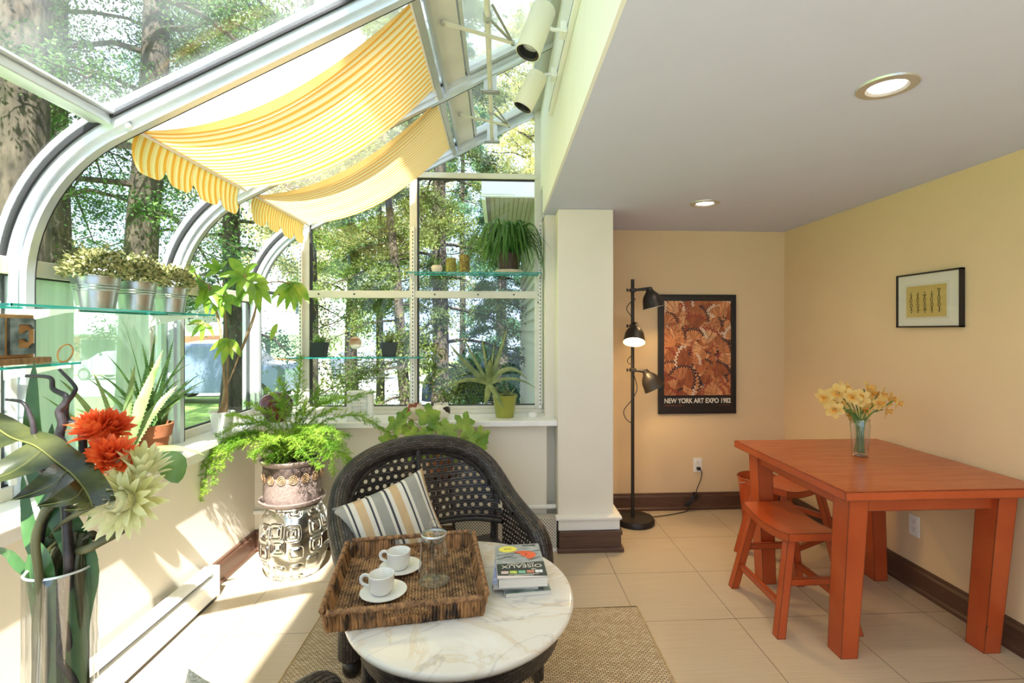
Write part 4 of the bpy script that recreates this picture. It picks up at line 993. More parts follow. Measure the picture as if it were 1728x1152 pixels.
# ------------------------------------------------------------------ baseboard heater (left wall) and convector (knee wall)
t = thing('baseboard_heater', 'long white baseboard heater along the left window wall', 'heater', (-1.52, 1.2, 0))
mb = MB(); y0_, y1_ = -.5, 2.72
mb.prism([(-1.532, .02), (-1.470, .02), (-1.470, .030), (-1.478, .06), (-1.478, .105), (-1.484, .112), (-1.532, .112)], 1, y0_, y1_)
bm_o = mb.build('front_cover', m_white, t, smooth=False, bevel=.002)
mb = MB(); mb.prism([(-1.532, .128), (-1.500, .128), (-1.486, .140), (-1.500, .160), (-1.532, .172)], 1, y0_, y1_); mb.build('top_deflector', m_white, t, smooth=False)
MB().box(-1.532, -1.515, y0_, y1_, .11, .13).build('air_slot', m_black, t, smooth=False); MB().box(-1.53, -1.475, y0_, y1_, 0.0, .0195).build('toe_gap', m_dark, t, smooth=False)
MB().box(-1.532, -1.474, y1_, y1_+.035, .0, .166).build('end_cap', m_white, t, smooth=False, bevel=.008)
t = thing('convector', 'white perforated convector cover under the back window ledge', 'radiator', (.03, 3.26, 0))
def mesh_mat():
    m = mat('perforated_metal', (.70, .66, .58), .5); tc = N(m, 'ShaderNodeTexCoord'); sp = N(m, 'ShaderNodeSeparateXYZ'); L(m, tc.outputs['UV'], sp.inputs[0])
    row = M_(m, 'FLOOR', M_(m, 'DIVIDE', sp.outputs[1], .0095)); off = M_(m, 'MULTIPLY', M_(m, 'MODULO', M_(m, 'ABSOLUTE', row), 2), .5)
    fx = M_(m, 'ABSOLUTE', M_(m, 'SUBTRACT', M_(m, 'FRACT', M_(m, 'ADD', M_(m, 'DIVIDE', sp.outputs[0], .019), off)), .5)); fy = M_(m, 'ABSOLUTE', M_(m, 'SUBTRACT', M_(m, 'FRACT', M_(m, 'DIVIDE', sp.outputs[1], .0095)), .5))
    h = M_(m, 'LESS_THAN', M_(m, 'ADD', M_(m, 'MULTIPLY', fx, 1.1), fy), .40); mx = N(m, 'ShaderNodeMix', data_type='RGBA'); L(m, h, mx.inputs[0]); mx.inputs[6].default_value = (.70, .66, .58, 1); mx.inputs[7].default_value = (.02, .02, .02, 1); L(m, mx.outputs[2], BS(m).inputs['Base Color']); return m
m_mesh = mesh_mat(); mb = MB(); mb.box(-.29, .362, 3.185, 3.282, .02, .205); mb.build('mesh_cover', m_mesh, t, smooth=False)
MB().box(-.295, .366, 3.182, 3.19, .0, .022).box(-.295, -.285, 3.182, 3.284, 0, .208).build('frame', m_white, t, smooth=False)

# ------------------------------------------------------------------ glass shelves
def shelf(name_label, x0, x1, y0, y1, z, edge, brs):
    t = thing('glass_shelf', name_label, 'shelf', ((x0+x1)/2, (y0+y1)/2, z-.01), 'glass plant shelves'); th = .008
    MB().add([(x0, y0, z), (x1, y0, z), (x1, y1, z), (x0, y1, z)], [(0, 1, 2, 3)]).build('glass_panel', m_shelfglass, t, smooth=False)
    e = MB(); w_ = .0025
    e.box(x0, x1, y0, y0+w_, z-th, z-.0002).box(x0, x1, y1-w_, y1, z-th, z-.0002).box(x0, x0+w_, y0, y1, z-th, z-.0002).box(x1-w_, x1, y0, y1, z-th, z-.0002)
    e.build('polished_edge', m_shelfedge, t, smooth=False)
    for b in brs:
        mb = MB()
        if b[0] == 'x':   # bracket runs along x from the left wall
            y = b[1]; mb.prism([(GX+.03, z-.0082), (x1-.01, z-.0082), (x1-.008, z+.004), (x1-.003, z+.004), (x1-.003, z-.018), (x1-.05, z-.022), (GX+.03, z-.060)], 1, y-.003, y+.003)
        else:
            x = b[1]; mb.prism([(GY-.045, z-.0082), (y0+.01, z-.0082), (y0+.008, z+.003), (y0+.003, z+.003), (y0+.003, z-.016), (y0+.05, z-.02), (GY-.045, z-.05)], 0, x-.003, x+.003)
        mb.build('bracket', m_white, t, smooth=False)
    return t
shelf('long upper glass shelf on the left carrying the three zinc buckets', -1.66, -1.45, 1.585, 2.66, 1.483, 'y', [('x', 1.83), ('x', 2.52)])
shelf('lower left glass shelf under the wooden letter block', -1.66, -1.45, .95, 1.835, 1.293, 'y', [('x', 1.80), ('x', 1.2)])
shelf('narrow glass shelf across the window with the two small black pots', -1.40, -.525, 3.385, 3.53, 1.225, 'x', [('y', -1.345), ('y', -.60)])
shelf('high glass shelf holding the spider plant and moss candles', -.615, .285, 3.37, 3.53, 1.792, 'x', [('y', -.60), ('y', .27)])
sl_ = MB()
for y in (1.83, 2.52): sl_.box(GX+.026, GX+.034, y-.011, y+.011, SZ+.05, 1.66)
for y in (1.80,): sl_.box(GX+.026, GX+.034, y-.034, y-.016, SZ+.05, 1.5)
struct('trim_11', mb=sl_, mats=m_white, smooth=False)

# ------------------------------------------------------------------ plants on the left shelf
m_zinc = noisy('galvanised_zinc', (.46, .52, .53), (.60, .64, .64), 7, .30, metal=.9)
m_soil = noisy('potting_soil', (.03, .02, .012), (.07, .05, .03), 60, .95, .5)
m_var = leafmat('variegated_leaf', (.05, .11, .02), (.70, .66, .32), 70, .35, .4, c3=(.92, .90, .64))
def scatter_leaves(mb, c, rx, ry, rz, n, ln, wd, rg, zmin=-1, outward=.7):
    for i in range(n):
        a = rg.uniform(0, 2*pi); u = rg.uniform(zmin, 1); r = math.sqrt(max(0, 1-u*u))*rg.uniform(.55, 1)**.5
        p = Vector(c)+V(rx*r*cos(a), ry*r*sin(a), rz*u*rg.uniform(.7, 1)); d = (V(cos(a)*r, sin(a)*r, u*.8+.15)*outward+V(rg.gauss(0, .4), rg.gauss(0, .4), rg.gauss(0, .4))).normalized()
        q = V(rg.gauss(0, 1), rg.gauss(0, 1), rg.gauss(0, 1)); l = ln*rg.uniform(.7, 1.25)
        mb.blade([p, p+d*l*.5+V(0, 0, .002), p+d*l], [wd*.15, wd, wd*.05], nrm=q, fold=.2)
rg = random.Random(21)
for y, s, h, lab in ((2.035, 1.0, .125, 'zinc bucket of variegated shrub nearest the camera on the glass shelf, the largest looking'), (2.248, .96, .125, 'zinc bucket of variegated shrub in the middle of the three'), (2.475, .92, .12, 'zinc bucket of variegated shrub at the far end by the money tree')):
    c = V(-1.553, y, 1.483); t = thing('potted_shrub', lab, 'potted plant', c, 'variegated shrubs in zinc buckets'); r0, r1 = .058*s, .078*s
    q = lambda f_: r0+(r1-r0)*f_
    MB().lathe([(0, .001), (r0, .001), (q(.55), h*.55), (q(.56)+.002, h*.56), (q(.6), h*.6), (q(.64)+.002, h*.64), (q(.68), h*.68), (q(.72)+.002, h*.72), (q(.76), h*.76), (r1, h*.97), (r1+.003, h*.985), (r1+.003, h), (r1-.003, h), (q(.8)-.002, h*.8)], c, 44).build('bucket', m_zinc, t)
    MB().lathe([(q(.9)-.001, h*.88), (.02, h*.92), (0, h*.93)], c, 24).build('soil', m_soil, t)
    mb = MB(); scatter_leaves(mb, c+V(0, 0, h+.018), .105*s, .105*s, .085*s, 950, .020, .0062, rg, zmin=-.25)
    for k in range(26):
        a = rg.uniform(0, 2*pi); r = rg.uniform(.03, .09); p = c+V(0, 0, h-.01); e = c+V(r*cos(a), r*sin(a), h+rg.uniform(.06, .13)); 
        for j in range(16):
            f_ = rg.uniform(.4, 1.0); pp = p+(e-p)*f_; d = V(rg.gauss(0, 1), rg.gauss(0, 1), rg.uniform(0, 1)).normalized(); mb.blade([pp, pp+d*.010, pp+d*.020], [.001, .0056, .0004], nrm=(rg.random(), rg.random(), 1))
    mb.build('variegated_foliage', m_var, t, smooth=False)

# wooden letter block and bangle
m_oldw = noisy('weathered_letter_wood', (.42, .20, .07), (.70, .40, .16), 8, .6, .3, stretch=(8, 1, 1)); m_steel = noisy('mottled_steel_plate', (.10, .13, .14), (.30, .36, .38), 24, .35, metal=.7)
t = thing('letter_block', 'wooden block with inset metal letters on the lower left glass shelf', 'decorative letters', (-1.53, 1.40, 1.293))
bx0 = -1.535; yE = 1.735
MB().box(-1.57, -1.495, 1.0, 1.775, 1.294, 1.314).build('base_board', noisy('dark_letter_base', (.16, .08, .03), (.34, .18, .08), 12, .6, stretch=(1, 6, 1)), t, smooth=False, bevel=.003)
MB().box(bx0-.03, bx0+.012, 1.02, 1.742, 1.3145, 1.452).build('block', m_oldw, t, smooth=False, bevel=.003)
def letter(pts_list, name):
    mb = MB()
    for pts in pts_list: mb.prism(pts, 0, bx0+.0125, bx0+.022)
    o = mb.build(name, m_steel, t, smooth=False); bm = bmesh.new(); bm.from_mesh(o.data); bmesh.ops.recalc_face_normals(bm, faces=bm.faces); bm.to_mesh(o.data); bm.free()
zb_, zt_ = 1.325, 1.440
y = 1.650
letter([[(y, zb_), (y+.028, zb_), (y+.028, zt_), (y, zt_)], [(y+.028, zt_-.020), (y+.082, zt_-.020), (y+.082, zt_), (y+.028, zt_)], [(y+.028, zb_), (y+.082, zb_), (y+.082, zb_+.020), (y+.028, zb_+.020)], [(y+.028, 1.374), (y+.050, 1.374), (y+.062, 1.364), (y+.062, 1.401), (y+.050, 1.391), (y+.028, 1.391)], [(y+.070, zt_-.020), (y+.082, zt_-.020), (y+.082, zt_-.034)], [(y+.070, zb_+.020), (y+.082, zb_+.034), (y+.082, zb_+.020)]], 'letter_e')
y = 1.53
letter([[(y, zb_), (y+.022, zb_), (y+.022, zt_), (y, zt_)], [(y+.075, zb_), (y+.103, zb_), (y+.103, zt_), (y+.075, zt_)], [(y+.022, zt_), (y+.05, zb_+.03), (y+.05, zb_+.002), (y+.022, zt_-.05)], [(y+.075, zt_), (y+.05, zb_+.03), (y+.05, zb_+.002), (y+.075, zt_-.05)]], 'letter_m')
th_ = MB(); ring = [V(-1.50+.006*sin(a), 1.832+.030*cos(a), 1.293+.030+.030*sin(a)) for a in [2*pi*k/28 for k in range(28)]]
th_.sweep(ring, .0028, n=8, closed=True); tag(th_.build('wooden_ring', m_oldw), 'thin brown ring standing at the end of the lower glass shelf', 'ring')

# ------------------------------------------------------------------ aloes
m_terra = noisy('terracotta', (.36, .12, .05), (.46, .18, .08), 9, .8, .1); m_terra2 = noisy('pale_terracotta', (.42, .27, .12), (.50, .34, .16), 9, .8)
m_aloe = leafmat('aloe_leaf', (.20, .34, .10), (.40, .52, .22), 14, .2, .4, c3=(.55, .62, .32)); m_aloed = leafmat('olive_aloe_leaf', (.14, .20, .06), (.28, .34, .12), 16, .12, .4)
m_aloetip = leafmat('small_aloe_leaf', (.10, .24, .06), (.26, .42, .12), 30, .2, .4)
def aleaf(mb, base, tip, sag, wd, th=None, teeth=True, up=(0, 0, 1), nn=14):
    b, e = Vector(base), Vector(tip); L_ = (e-b).length; pts = []; ra = []; rb = []
    for k in range(nn+1):
        f_ = k/nn; pts.append(b*(1-f_)+e*f_+V(0, 0, sag*4*f_*(1-f_))); w_ = wd*(1-f_**1.6)**.9*(.75+.25*min(1, f_*5))+.0006; ra.append(w_); rb.append((th or wd*.28)*(1-f_**1.5)+.0005)
    mb.sweep(pts, ra, rb, n=8, up=up)
    if teeth:
        for k in range(1, nn*2-2):
            f_ = k/(nn*2); i = int(f_*nn); d = (pts[i+1]-pts[i]).normalized(); x = d.cross(Vector(up)); 
            if x.length < 1e-3: continue
            x.normalize(); p = pts[i].lerp(pts[i+1], f_*nn-i); w_ = ra[i]*.97
            for s_ in (-1, 1): q = p+x*w_*s_; mb.add([q-d*.0028, q+d*.0028, q+x*s_*.0045+d*.002], [(0, 1, 2)])
def potted(name, label, cat, c, prof, m, soil=None, n=40, group=None):
    t = thing(name, label, cat, c, group); MB().lathe(prof, c, n).build('pot', m, t)
    if soil: MB().lathe([(soil[0], soil[1]), (soil[0]*.5, soil[1]+.006), (0, soil[1]+.007)], c, 24).build('soil', m_soil, t)
    return t
c = V(-1.567, 2.335, SZ)
t = potted('potted_aloe', 'spiky aloe with many narrow leaves in a wide terracotta pot on the left sill', 'potted plant', c, [(0, .001), (.070, .001), (.084, .110), (.092, .111), (.101, .165), (.095, .167), (.088, .12), (.0, .12)], m_terra, (.090, .150))
mb = MB(); rg = random.Random(8); cc = c+V(0, 0, .155)
tg = [(212, 548), (182, 600), (165, 632), (150, 640), (330, 600), (380, 588), (372, 625), (345, 610), (295, 565), (262, 560), (240, 580), (205, 655), (220, 620), (340, 655), (318, 590), (285, 600), (350, 640), (196, 668), (250, 610), (310, 640)]
for k, (a, b_) in enumerate(tg):
    e = at(a, b_, X=-1.62+rg.uniform(-.02, .14)); 
    if (e-cc).length > .42: e = cc+(e-cc)*.42/(e-cc).length
    e.x = max(e.x, GX+.06); aleaf(mb, cc+V(rg.uniform(-.03, .03), rg.uniform(-.03, .03), 0), e, rg.uniform(0, .05), rg.uniform(.009, .017), teeth=k % 2 == 0)
for k in range(26):
    a = rg.uniform(0, 2*pi); l = rg.uniform(.06, .17); p = cc+V(rg.uniform(-.05, .05), rg.uniform(-.05, .05), 0); e = p+V(l*cos(a)*.6, l*sin(a)*.8, l*.7); e.x = max(e.x, GX+.05); aleaf(mb, p, e, .01, .007, teeth=False)
mb.build('leaves', m_aloetip, t)
c = V(-1.535, 2.12, SZ)
t = potted('potted_aloe', 'broad leaved pale aloe in a low terracotta bowl at the sill edge', 'potted plant', c, [(0, .001), (.055, .001), (.060, .010), (.072, .012), (.086, .040), (.081, .042), (.070, .02), (.0, .02)], m_terra, (.078, .032))
mb = MB(); cc = c+V(0, 0, .035)
for (a, b_, xx, w_, sg) in ((275, 590, -1.46, .030, .0), (345, 768, -1.33, .026, .05), (128, 690, -1.50, .020, .05), (100, 640, -1.58, .028, .04), (228, 615, -1.52, .020, .03), (72, 668, -1.55, .024, .02), (300, 650, -1.45, .024, .03), (120, 765, -1.38, .020, .03), (155, 625, -1.60, .015, .04)):
    e = at(a, b_, X=xx); aleaf(mb, cc+V(rg.uniform(-.02, .02), rg.uniform(-.02, .02), 0), e, sg, w_, w_*.22, up=(.6, -.2, 1))
mb.build('leaves', m_aloe, t)
# aloe in green ribbed pot on back sill
c = V(.035, 3.40, SZ)
pr = [(0, .001), (.060, .001)]
for k in range(12): z = .01+.0105*k; rr = .061+.018*k/12; pr += [(rr, z), (rr+.0022, z+.005)]
pr += [(.081, .138), (.084, .142), (.084, .15), (.079, .15), (.076, .13), (0, .13)]
t = potted('potted_aloe', 'tall curling aloe in the ribbed lime green pot on the back sill', 'potted plant', c, pr, mat('lime_enamel', (.30, .32, .05), .35), (.077, .138))
mb = MB(); cc = at(825, 648, Y=3.38)
MB().sweep(smoothpath([c+V(-.02, 0, .135), c+V(-.06, -.01, .155), cc]), .013, n=10).build('stem', m_aloed, t)
for (a, b_, yy, w_, sg) in ((757, 578, 3.36, .020, -.02), (779, 563, 3.42, .013, -.01), (745, 660, 3.28, .016, .05), (856, 550, 3.40, .017, -.03), (812, 560, 3.47, .011, 0), (890, 640, 3.32, .018, .085), (905, 655, 3.30, .012, .05), (818, 682, 3.24, .020, -.02), (850, 690, 3.22, .018, .01), (828, 605, 3.26, .024, .03), (835, 575, 3.42, .010, 0), (848, 575, 3.44, .010, .01)):
    aleaf(mb, cc, at(a, b_, Y=yy), sg, w_, w_*.25, teeth=w_ > .014, up=(0, -1, .3))
for k in range(9):
    a = rg.uniform(0, 2*pi); p = c+V(.03+rg.uniform(-.03, .03), rg.uniform(-.03, .03), .14); aleaf(mb, p, p+V(.05*cos(a), .03*sin(a), .04+rg.uniform(0, .04)), .005, .005, teeth=False)
mb.build('leaves', m_aloed, t)

# ------------------------------------------------------------------ money tree
c = V(-1.575, 2.96, SZ)
t = potted('money_tree', 'tall money tree with hand shaped leaves in a white pot on the left sill', 'potted plant', c, [(0, .001), (.046, .001), (.062, .115), (.065, .12), (.060, .122), (.056, .11), (0, .11)], mat('white_ceramic', (.86, .86, .84), .2), (.057, .108))
m_bark = noisy('tan_bark', (.20, .12, .06), (.36, .24, .14), 30, .8, .4, stretch=(1, 1, .3)); m_pach = leafmat('money_tree_leaf', (.16, .34, .04), (.34, .48, .06), 12, .5, .35, c3=(.55, .56, .10))
tk = MB(); p0 = c+V(0, 0, .105); a1 = at(381, 655, Y=2.95); a2 = at(372, 560, Y=2.95); a3 = at(378, 500, Y=2.95)
tk.sweep(smoothpath([p0, at(380, 675, Y=2.96), a1]), [.028, .026, .024, .022, .020, .018, .017, .016, .015, .014, .013, .012, .012], n=12)
tk.sweep(smoothpath([a1+V(-.004, 0, -.01), a2, at(362, 515, Y=2.94), at(352, 480, Y=2.92)]), .0065, n=8); tk.sweep(smoothpath([a1+V(.006, 0, -.01), at(384, 600, Y=2.98), a3, at(376, 478, Y=2.98)]), .005, n=8)
tk.sweep(smoothpath([a1, at(400, 610, Y=2.95), at(432, 520, Y=2.93), at(412, 462, Y=2.92)]), .004, n=8); tk.sweep(smoothpath([a1, at(395, 622, Y=3.0), at(425, 540, Y=3.04), at(448, 480, Y=3.1), at(492, 478, Y=3.2)]), .004, n=8); tk.sweep(smoothpath([a2, at(345, 545, Y=2.9), at(316, 548, Y=2.86)]), .003, n=6)
tk.sweep(smoothpath([at(352, 480, Y=2.92), at(335, 470, Y=2.88), at(328, 458, Y=2.86)]), .003, n=6)
tk.build('stems', m_bark, t)
lf = MB(); lf2 = MB()
def palm(cn, n, l, tilt, az0, spread, droop, mbx=None):
    mbx = mbx or lf
    for k in range(n):
        a = az0+spread*(k/(max(1, n-1))-.5); d = V(cos(a)*.9, -.25+rg.uniform(-.2, .2), sin(a)*.9+tilt).normalized(); ll = l*rg.uniform(.8, 1.1); pts = []; wd = []
        for j in range(8): f_ = j/7; pts.append(cn+d*ll*f_+V(0, 0, -droop*ll*f_*f_)); wd.append(ll*.19*sin(pi*min(1, f_**.85))**.8+.0006)
        mbx.blade(pts, wd, nrm=(rg.uniform(-.4, .4), -1, .5), fold=.25)
for (a, b_, n, l, az, sp, dr) in ((330, 462, 5, .10, 3.6, 3.6, .35), (410, 465, 7, .14, 4.6, 5.2, .25), (352, 485, 6, .12, 4.4, 3.8, .3), (378, 500, 5, .12, 4.7, 3.0, .3), (432, 478, 5, .12, 5.0, 2.6, .35), (388, 572, 5, .11, 4.5, 2.4, .4), (345, 545, 4, .08, 4.2, 3.0, .4), (497, 476, 6, .14, 4.6, 2.4, .45), (468, 545, 1, .10, 4.5, .1, .1), (372, 455, 4, .09, 2.2, 2.4, .2)):
    palm(at(a, b_, Y=2.93 if a < 480 else 3.2), n, l, -.1, az, sp, dr)
lf.build('leaves', m_pach, t)

# ------------------------------------------------------------------ dark corner vase, picture block, jars, small dome
m_oxb = noisy('dark_red_glaze', (.02, .015, .02), (.16, .02, .02), 12, .08)
tag(MB().lathe([(0, 0), (.045, 0), (.055, .004), (.088, .05), (.103, .095), (.098, .135), (.070, .165), (.046, .176), (.046, .184), (.040, .184), (.038, .17), (.06, .15), (0, .02)], (-1.435, 3.33, SZ), 44).build('round_vase', m_oxb), 'round glossy dark red vase in the window corner behind the fern', 'vase')
t = thing('picture_block', 'white framed block with a pale embossed dragonfly on the back sill', 'picture block', (-.90, 3.32, SZ), None, (0, 0, R(3)))
MB().box(-.080, .080, -.028, .028, 0, .192).build('block', m_sill, t, smooth=False, bevel=.003, local=True)
MB().box(-.052, .052, -.0295, -.0275, .03, .165).build('panel', noisy('silvery_panel', (.55, .60, .58), (.80, .82, .80), 26, .3), t, smooth=False, local=True)
mb = MB(); mb.sweep([(0, -.031, .06), (0, -.031, .14)], [.002, .004], n=6)
for s_ in (-1, 1):
    for z in (.125, .105): mb.ell((s_*.022, -.030, z), .022, .0015, .006, 10, 6)
mb.build('dragonfly_relief', m_white, t, local=True)
m_jar = noisy('cream_stoneware', (.70, .60, .46), (.80, .72, .60), 14, .4)
m_cow = noisy('cow_patch_glaze', (.015, .012, .01), (.80, .76, .66), 22, .3, detail=1, lo=.44, hi=.45)
jp = [(0, 0), (.040, 0), (.050, .012), (.062, .045), (.060, .075), (.048, .092), (.044, .098), (.047, .104), (.042, .105), (.040, .095), (.05, .07), (0, .01)]
tag(MB().lathe(jp, (-.555, 3.33, SZ), 36).build('round_jar', noisy('cream_and_rust_glaze', (.28, .07, .03), (.72, .62, .48), 13, .4, detail=2, lo=.38, hi=.42)), 'cream round jar with rust markings, left of the cow patterned jar', 'jar', 'small round jars on the back sill')
tag(MB().lathe(jp, (-.385, 3.34, SZ), 36).build('round_jar', m_cow), 'white round jar with black cow patches on the back sill', 'jar', 'small round jars on the back sill')
tag(MB().lathe([(.036, 0), (.038, .006), (.034, .018), (.018, .026), (0, .028)], (.225, 3.42, SZ), 28).build('sensor_puck', m_white), 'small white dome lying at the right end of the back sill', 'sensor')

# ------------------------------------------------------------------ window shelf items
m_bpot = mat('dark_slate_pot', (.014, .022, .026), .5)
def sqpot(x, label, kind):
    c = V(x, 3.455, 1.225); t = thing('potted_succulent', label, 'potted plant', c, 'small black potted succulents')
    mb = MB(); b0, b1, h = .037, .049, .098
    mb.add([(c.x-b0, c.y-b0, c.z+.0005), (c.x+b0, c.y-b0, c.z+.0005), (c.x+b0, c.y+b0, c.z+.0005), (c.x-b0, c.y+b0, c.z+.0005), (c.x-b1, c.y-b1, c.z+h), (c.x+b1, c.y-b1, c.z+h), (c.x+b1, c.y+b1, c.z+h), (c.x-b1, c.y+b1, c.z+h), (c.x-b1+.004, c.y-b1+.004, c.z+h), (c.x+b1-.004, c.y-b1+.004, c.z+h), (c.x+b1-.004, c.y+b1-.004, c.z+h), (c.x-b1+.004, c.y+b1-.004, c.z+h), (c.x-b1+.006, c.y-b1+.006, c.z+h-.012), (c.x+b1-.006, c.y-b1+.006, c.z+h-.012), (c.x+b1-.006, c.y+b1-.006, c.z+h-.012), (c.x-b1+.006, c.y+b1-.006, c.z+h-.012)],
           [(0, 3, 2, 1), (0, 1, 5, 4), (1, 2, 6, 5), (2, 3, 7, 6), (3, 0, 4, 7), (4, 5, 9, 8), (5, 6, 10, 9), (6, 7, 11, 10), (7, 4, 8, 11), (8, 9, 13, 12), (9, 10, 14, 13), (10, 11, 15, 14), (11, 8, 12, 15), (12, 13, 14, 15)])
    mb.build('pot', m_bpot, t, smooth=False, bevel=.003); lv = MB(); cc = c+V(0, 0, h-.01)
    for k in range(26 if kind else 13):
        a = k*2.4; u = .25+.75*(k/26 if kind else k/13); l = (.075 if kind else .13)*rg.uniform(.8, 1.1); e = cc+V(cos(a)*l*u, sin(a)*l*u*.7, l*(1.15-u*.75)); e.y = min(e.y, 3.53)
        aleaf(lv, cc+V(cos(a)*.008, sin(a)*.008, 0), e, -.006 if kind else .008, .010 if kind else .009, teeth=False)
    lv.build('leaves', m_aloetip if kind else m_aloed, t); return t
sqpot(-1.205, 'black pot with a dense low dark green rosette, left on the narrow glass shelf', True); sqpot(-.745, 'black pot with long arching pale succulent leaves, right on the narrow glass shelf', False)
t = thing('window_shell', 'striped brown and white round shell stuck to the window above the glass shelf', 'shell', (-1.0, 3.55, 1.30))
MB().ell((-.992, 3.530, 1.318), .044, .022, .042, 24, 16, Quaternion((0, 1, 0), .6)).build('shell_body', noisy('striped_shell', (.30, .14, .06), (.80, .72, .52), 7, .3, detail=2, stretch=(1, 1, 5)), t)
MB().ell((-.985, 3.526, 1.296), .036, .018, .020, 20, 12).build('pale_lip', mat('shell_white', (.85, .84, .76), .3), t)
m_cndl = noisy('moss_green_wax', (.20, .18, .03), (.36, .34, .08), 60, .8, .4); m_cnd2 = noisy('olive_brown_wax', (.16, .10, .03), (.34, .30, .07), 55, .8, .4)
for x, r, h, m, lab in ((-.328, .034, .100, m_cndl, 'shorter moss green pillar candle on the high glass shelf'), (-.238, .036, .122, m_cnd2, 'taller brown and green pillar candle beside the spider plant')):
    t = thing('pillar_candle', lab, 'candle', (x, 3.44, 1.7925), 'pillar candles on the high shelf')
    MB().lathe([(0, 0), (r, 0), (r, h-.003), (r-.003, h), (r*.6, h-.002), (0, h-.005)], (x, 3.44, 1.7925), 32).build('wax', m, t); MB().sweep([(x, 3.44, 1.7925+h-.006), (x+.001, 3.44, 1.7925+h+.010)], .0012, n=6).build('wick', m_black, t)
c = V(-.425, 3.45, 1.7925); t = potted('potted_seedling', 'tiny round cream pot with a dark sprig left of the candles', 'potted plant', c, [(0, 0), (.022, 0), (.036, .018), (.038, .036), (.032, .050), (.028, .052), (.026, .045), (0, .045)], m_jar)
mb = MB()
for k in range(9): a = k*2.4; aleaf(mb, c+V(0, 0, .045), c+V(.04*cos(a), .03*sin(a), .08+.01*(k % 3)), .01, .007, teeth=False)
mb.build('leaves', m_aloetip, t)
# spider plant
c = V(.062, 3.44, 1.7925)
t = thing('spider_plant', 'big green spider plant spilling over the high glass shelf by the column', 'potted plant', c)
MB().lathe([(0, .001), (.085, .001), (.10, .012), (.096, .018), (.07, .012), (0, .012)], c, 36).build('saucer', m_jar, t); MB().lathe([(0, .013), (.066, .013), (.086, .125), (.090, .13), (.082, .13), (0, .12)], c, 36).build('pot', mat('dark_plum_pot', (.05, .025, .02), .5), t)
m_spi = leafmat('spider_leaf', (.035, .12, .018), (.09, .22, .04), 9, .25, .35, stripe=(.14, .30, .07)); mb = MB(); rg = random.Random(31)
for k in range(230):
    a = rg.uniform(pi, 2*pi) if k % 3 else rg.uniform(0, 2*pi); up = rg.random(); l = rg.uniform(.20, .40); b_ = c+V(rg.uniform(-.03, .03), rg.uniform(-.03, .03), .13); hd = V(cos(a), sin(a)*.75-.15, 0); rise = rg.uniform(.08, .26); reach = rg.uniform(.10, .31); drop = rg.uniform(.0, .22)*(1 if up < .7 else .1); pts = []; wd = []
    for j in range(11):
        f_ = j/10; p = b_+hd*reach*(f_**.8)+V(0, 0, rise*sin(min(1, f_*1.5)*pi/2)-(rise+drop)*max(0, f_-.35)**1.6*1.7)
        p.y = min(p.y, 3.535); p.x = min(p.x, .37 if p.y < 3.385 else .29); pts.append(p); wd.append(.0085*(1-f_**2.2)**.7*min(1, .5+f_*2)+.0004)
    mb.blade(pts, wd, nrm=(-hd.y*.2, hd.x*.2, 1), fold=.35)
mb.build('leaves', m_spi, t)

# ------------------------------------------------------------------ silver garden stool, planter and asparagus fern
def silver():
    m = mat('embossed_silver', (.74, .74, .71), .16, 1.0); tc = N(m, 'ShaderNodeTexCoord'); vo = N(m, 'ShaderNodeTexVoronoi', feature='F1', distance='MINKOWSKI'); vo.inputs['Scale'].default_value = 9.5; vo.inputs['Exponent'].default_value = 4; vo.inputs['Randomness'].default_value = .45
    L(m, tc.outputs['UV'], vo.inputs['Vector']); d = vo.outputs['Distance']; h = M_(m, 'MULTIPLY', M_(m, 'SINE', M_(m, 'MULTIPLY', d, 38)), M_(m, 'LESS_THAN', d, .47))
    bp = N(m, 'ShaderNodeBump', Strength=1, Distance=.008); L(m, h, bp.inputs['Height']); L(m, bp.outputs[0], BS(m).inputs['Normal']); return m
gc = V(-1.20, 3.03, 0)
t = thing('garden_stool', 'barrel shaped silver garden stool embossed with squares under the fern', 'stool', gc)
MB().lathe([(0, .004), (.135, .004), (.142, 0), (.148, .008), (.168, .06), (.186, .13), (.190, .20), (.184, .28), (.166, .35), (.150, .385), (.140, .392)], gc, 72).build('body', silver(), t)
MB().lathe([(.140, .390), (.150, .393), (.152, .400), (.140, .405), (0, .406)], gc, 48).build('top_rim', mat('polished_silver', (.7, .7, .68), .12, 1), t)
t = thing('fern_planter', 'grey brown stoneware planter of feathery asparagus fern on the silver stool', 'potted plant', gc+V(0, 0, .406)); pc = gc+V(-.01, 0, .407)
m_pl = noisy('mauve_stoneware', (.22, .16, .14), (.32, .25, .22), 90, .35, .1)
MB().lathe([(0, 0), (.165, 0), (.178, .012), (.182, .026), (.172, .028), (.160, .016), (0, .016)], pc, 56).build('saucer', m_pl, t)
MB().lathe([(0, .017), (.150, .017), (.158, .05), (.156, .18), (.158, .225), (.172, .240), (.176, .252), (.166, .256), (.155, .245), (.150, .22), (0, .22)], pc, 56).build('pot', m_pl, t)
mb = MB()
for k in range(16):
    a = 2*pi*k/16; p = pc+V(.1590*cos(a), .1590*sin(a), .160)
    q = Quaternion((0, 0, 1), a)
    for rr, z_ in ((.021, 0), (.013, .0), (.005, 0)):
        rg_ = [p+q @ V(.003, rr*cos(b_), rr*1.15*sin(b_)) for b_ in [2*pi*j/14 for j in range(14)]]; mb.sweep(rg_, .0026, n=6, closed=True)
mb.build('spiral_band', mat('ochre_slip', (.42, .26, .14), .5), t)
